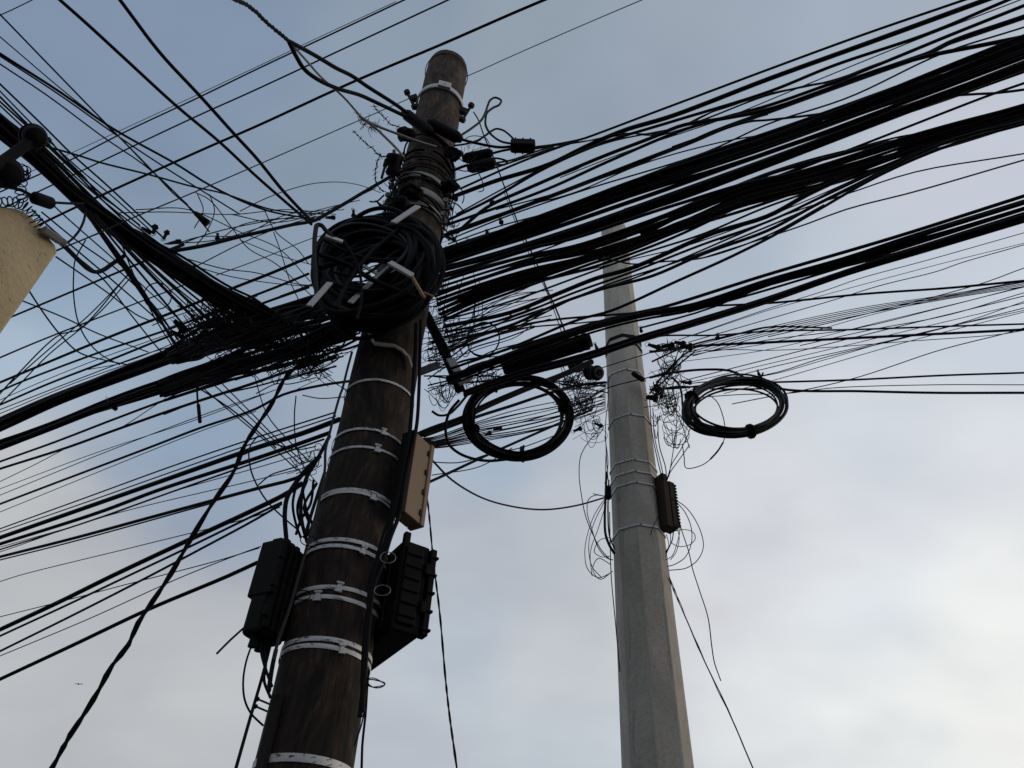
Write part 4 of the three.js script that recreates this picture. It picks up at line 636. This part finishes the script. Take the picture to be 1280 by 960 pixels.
tangle('dense tangle of thin black wire loops left of the round pole under the trunk end', [[275, 405, 34, 26, 3.2, 0.08, 90, 2.4, 20], [335, 425, 40, 24, 3.2, 0.08, 110, 2.4, 20], [385, 450, 34, 24, 3.15, 0.06, 90, 2.2, 18], [310, 455, 45, 16, 3.2, 0.06, 50, 2, 18], [240, 420, 18, 22, 3.2, 0.05, 26, 2.4, 14], [380, 580, 12, 12, 3.1, 0.03, 16, 2, 12], [446, 366, 18, 8, 3.15, 0.06, 24, 3, 14], [300, 405, 40, 16, 3.2, 0.06, 60, 4.5, 22], [390, 430, 26, 16, 3.15, 0.05, 40, 4.5, 20]], M.black, 0.66, 0.26);
tangle('ragged tangle of thin wires at the right side of the round pole', [[548, 430, 14, 34, 3.3, 0.06, 50, 2.2, 14], [572, 428, 16, 24, 3.3, 0.06, 18, 2.2, 20], [600, 472, 24, 8, 3.35, 0.05, 20, 2.2, 20], [556, 490, 16, 16, 3.3, 0.05, 20, 2, 16], [545, 370, 10, 26, 3.3, 0.05, 26, 2.4, 12]], M.black, 0.3, 0.5);
tangle('thin wire tangle hugging the left side of the octagonal pole', [[730, 498, 11, 22, 4.4, 0.06, 50, 2.6, 17], [716, 476, 11, 12, 4.3, 0.06, 30, 2.6, 16], [742, 530, 5, 18, 4.45, 0.04, 10, 2.4, 13], [730, 462, 12, 7, 4.35, 0.05, 16, 3, 9], [738, 545, 7, 12, 4.45, 0.04, 5, 2.2, 26]], M.black, 0.12, 0.62);
tangle('thin wire tangle with loops right of the octagonal pole', [[838, 458, 9, 14, 4.4, 0.06, 26, 2.5, 18], [836, 502, 8, 18, 4.45, 0.06, 26, 2.5, 20], [842, 540, 9, 14, 4.45, 0.05, 12, 2.4, 24], [842, 434, 16, 4, 4.4, 0.05, 30, 3.2, 7], [822, 486, 5, 7, 4.42, 0.04, 18, 3.6, 7], [820, 520, 3, 34, 4.45, 0.03, 8, 2.4, 9]], M.black, 0.08, 0.6);
wires('pole_side_wire', 'slanting wire gathered at the right side of the octagonal pole', 'wire', 'slanting wires right of the octagonal pole', [[4.5, '4.4>4.4', '872,432 852,446 830,468 812,492'], [4, '4.4>4.4', '868,440 846,458 828,478 815,486'], [3, '4.4>4.4', '860,434 838,462 820,478'], [2.6, '4.4>4.4', '848,438 838,470 824,492 812,500'], [2.4, '4.45>4.45', '812,500 815,540 822,575 828,600'], [2.2, '4.45>4.45', '816,510 818,545 826,580 830,600'], [2.4, '4.45>4.45', '822,520 824,556 832,585 833,600'], [2.2, '4.45>4.45', '840,480 846,520 842,560 836,596'], [2.2, '4.45>4.45', '862,556 848,576 838,590 834,600'], [2.2, '4.45>4.45', '850,470 862,500 864,530 852,560 840,580 834,598'], [2.2, '4.4>4.45', '830,470 838,500 852,530 862,560']], M.black);
tangle('spiky tangle of tie wires round the round pole neck', [[560, 240, 10, 26, 3.1, 0.08, 30, 2.2, 9], [500, 225, 14, 16, 3.05, 0.05, 20, 2.4, 10], [495, 250, 14, 8, 3.05, 0.05, 14, 2.4, 8], [560, 290, 10, 22, 3.2, 0.06, 24, 2.4, 9], [595, 185, 14, 10, 3.05, 0.05, 8, 1.6, 8]]);

// plastic wedge clamps and joints on the wires
function wedge(label, group, x, y, where, ang, L, w, m = M.black) {
  const p = where.includes('>') ? at(x, y, Number(where.split('>')[0])) : path([[x, y], [x + 1, y]], where)[0];
  const dist = p.distanceTo(EYE), q = at(x + Math.cos(ang) * 10, y + Math.sin(ang) * 10, Math.hypot(p.x, p.z)), d = q.sub(p).normalize();
  const g = thing('wedge_clamp', label, 'clamp', p, group); g.quaternion.setFromUnitVectors(UP, d);
  const k = dist / 1350;
  obj('shell', new THREE.CylinderGeometry(w * k * 0.5, w * k * 0.28, L * k, 4, 1), m, g); obj('collar', new RoundedBoxGeometry(w * k * 0.95, w * k * 0.5, w * k * 0.8, 2, w * k * 0.1).translate(0, L * k * 0.3, 0), m, g);
  obj('bail', new THREE.TorusGeometry(w * k * 0.45, 0.0018, 5, 14).translate(0, -L * k * 0.55, 0), M.dull, g);
}
for (const [x, y, a, L, w] of [[193, 287, -1.3, 18, 9], [207, 294, -1.1, 20, 8], [218, 303, -0.2, 22, 8], [183, 288, 0.5, 16, 8], [272, 296, 1.5, 14, 8], [225, 408, 0.8, 26, 14], [222, 418, 0.5, 24, 9]]) wedge('small black wedge clamp gripping a wire at the trunk end', 'wedge clamps at the trunk end', x, y, 'T:0.08', a, L, w);
for (const [x, y, a, L, w] of [[442, 267, 1.5, 18, 8], [413, 272, 0, 16, 8], [474, 255, 0.8, 14, 6], [563, 258, 1.2, 20, 6], [558, 275, 1.1, 22, 6], [566, 248, 0.2, 18, 8], [615, 252, 1.5, 10, 9], [626, 276, 1.3, 14, 8], [609, 291, 1.5, 12, 8], [585, 302, 1.5, 10, 8], [563, 298, 0.3, 20, 7]]) wedge('small black wedge clamp beside the round pole neck', 'wedge clamps at the round pole neck', x, y, '3.1>3.1', a, L, w);
for (const [x, y, a, L, w] of [[700, 422, 1.4, 10, 8], [636, 392, 0.1, 10, 6], [745, 433, 1.2, 14, 6], [801, 412, 1.3, 12, 6], [897, 421, 1.5, 10, 8], [858, 433, 0.1, 22, 12], [850, 429, 0.2, 20, 10], [818, 433, 0.3, 24, 10], [835, 432, -0.1, 22, 10], [858, 478, 0.1, 18, 7], [815, 497, 0.1, 20, 14], [828, 492, 1.8, 20, 6], [948, 466, 1.2, 10, 5], [722, 537, -0.4, 16, 8], [748, 531, 0.4, 16, 7], [699, 505, 0.2, 12, 8], [610, 542, -0.3, 12, 8], [622, 536, -0.2, 16, 6], [620, 488, 1.3, 8, 5]]) wedge('small black wedge clamp on the thin wires near the octagonal pole', 'wedge clamps near the octagonal pole', x, y, '3.9>3.9', a, L, w);
wedge('dark square wire connector hanging in the slack wires above the trunk end', null, 252, 273, 'T:0.1', 0.7, 26, 13);
for (const [x, y] of [[139, 504], [141, 507]]) wedge('small wire tie knot on the lower double bundle', 'tie knots on the lower double bundle', x, y, 'L:-0.05', 0.9, 18, 7);

// ---------------------------------------------------------------- meters and curled wire above the beige wall
{
  const p = at(42, 171, 2.6), g = thing('round_meter', 'round black meter housing on the end of the bracket pipe', 'meter', p);
  const dirc = ray(42, 171).multiplyScalar(-1).add(V(0.35, -0.1, 0)).normalize(); g.quaternion.setFromUnitVectors(UP, dirc);
  obj('housing', new THREE.LatheGeometry([[0, -0.06], [0.042, -0.06], [0.046, -0.045], [0.046, 0.02], [0.04, 0.035], [0.036, 0.05], [0, 0.056]].map(q => new THREE.Vector2(...q)), 24), M.black, g); obj('collar', new THREE.TorusGeometry(0.046, 0.006, 8, 28).rotateX(Math.PI / 2), M.black, g);
  const p2 = at(8, 216, 2.62), h = thing('round_meter', 'round black meter housing close above the curled wires', 'meter', p2); h.quaternion.setFromUnitVectors(UP, dirc);
  obj('housing', new THREE.LatheGeometry([[0, -0.06], [0.05, -0.06], [0.055, -0.045], [0.055, 0.02], [0.047, 0.035], [0.04, 0.05], [0, 0.056]].map(q => new THREE.Vector2(...q)), 24), M.black, h); obj('collar', new THREE.TorusGeometry(0.055, 0.006, 8, 28).rotateX(Math.PI / 2), M.black, h);
  const b = thing('bracket_pipe', 'brownish dark bracket pipe carrying the round meter over the trunk', 'bracket', p.clone());
  obj('pipe', shift(tube([at(-60, 238, 2.5), at(0, 204, 2.58), at(44, 172, 2.6)], 0.022, 10, 8), p), M.brown, b); obj('stay', shift(tube([at(-60, 250, 2.5), at(-60, 330, 2.62)], 0.02, 8, 4), p), M.brown, b);
}
function spring(label, spec, where, turns, R, mm) {
  const p = path(spec, where), c = crv(p), pts = [], N = turns * 12;
  for (let i = 0; i <= N; i++) { const s = i / N, q = c.getPoint(s), t = c.getTangent(s), u = t.clone().cross(UP).normalize(), v = u.clone().cross(t), a = s * turns * 6.283, k = R * (1 + 0.3 * noise.noise(s * 9, 3.3, R * 50)); pts.push(q.addScaledVector(u, Math.cos(a) * k).addScaledVector(v, Math.sin(a) * k)); }
  const l = new THREE.TubeGeometry(crv(pts), Math.min(900, N * 2), mm / 1000, 5); return single('curled_wire', l, M.blue, label, 'wire');
}
spring('curled spring of wire lying along the top of the beige wall', '-20,250 0,253 14,252 28,256 38,264 46,276 54,285', '2.62>2.68', 15, 0.02, 2.6);
spring('curled spring of wire hanging under the round meter', '-10,232 8,226 22,218 32,210 30,224 26,242 30,252', '2.62>2.6', 15, 0.017, 2.4);
spring('short curled wire tight beside the round meter', '38,182 46,188 54,186 60,178 60,172', '2.6>2.6', 6, 0.009, 2.2);
spring('upper curled wire under the bracket pipe by the trunk', '20,205 26,214 34,216 30,222 22,226', '2.6>2.6', 7, 0.012, 2.4);
sleeve('black wire sleeve between the curled wires and the trunk', 40, 246, 66, 255, 2.65, 2.7, 0.026);
wire('drop_wire', 'short wire from the black sleeve to the trunk', 'wire', null, 4, '2.7>2.8', '64,253 82,254 104,255');
wire('drop_wire', 'short wire from the black sleeve into the curled wires', 'wire', null, 4.5, '2.62>2.65', '0,232 16,235 28,238 42,246');
{
  const a = at(53, 286, 2.66), b = at(76, 302, 2.68), g = thing('pale_connector', 'pale grey connector housing on the beige wall top', 'connector', a.clone().add(b).multiplyScalar(0.5)); g.quaternion.setFromUnitVectors(UP, b.clone().sub(a).normalize());
  obj('housing', new RoundedBoxGeometry(0.038, a.distanceTo(b), 0.03, 3, 0.008), M.pale, g); obj('cap', new RoundedBoxGeometry(0.028, 0.025, 0.024, 2, 0.006).translate(0, a.distanceTo(b) / 2 + 0.008, 0), M.dull, g);
}
wire('telecom_cable', 'sagging cable from the pale connector up to the frayed trunk', 'cable', null, 6, '2.68>3.05', '74,302 84,311 100,327 110,336 120,340 130,337 140,330 155,320', M.black);
wire('drop_wire', 'thick wire curving from the trunk down to the pale connector', 'wire', null, 3.4, '2.85>2.7', '107,266 104,278 97,291 86,302 76,306', M.black);

// ---------------------------------------------------------------- a distant bird
{
  const g = thing('bird', 'tiny distant bird gliding low in the left sky', 'bird', at(98, 855, 60));
  const w = []; for (let i = 0; i <= 8; i++) { const s = (i - 4) / 4; w.push(V(s * 0.26, 0.1 * Math.abs(s) - 0.03 * s * s, -0.05 * Math.abs(s))); }
  obj('wings', new THREE.TubeGeometry(crv(w), 24, 0.03, 6).scale(1, 0.5, 1.6), M.grey, g); obj('body', new THREE.SphereGeometry(0.05, 10, 8).scale(0.8, 0.8, 2.4), M.grey, g);
}

renderer.render(scene, camera);
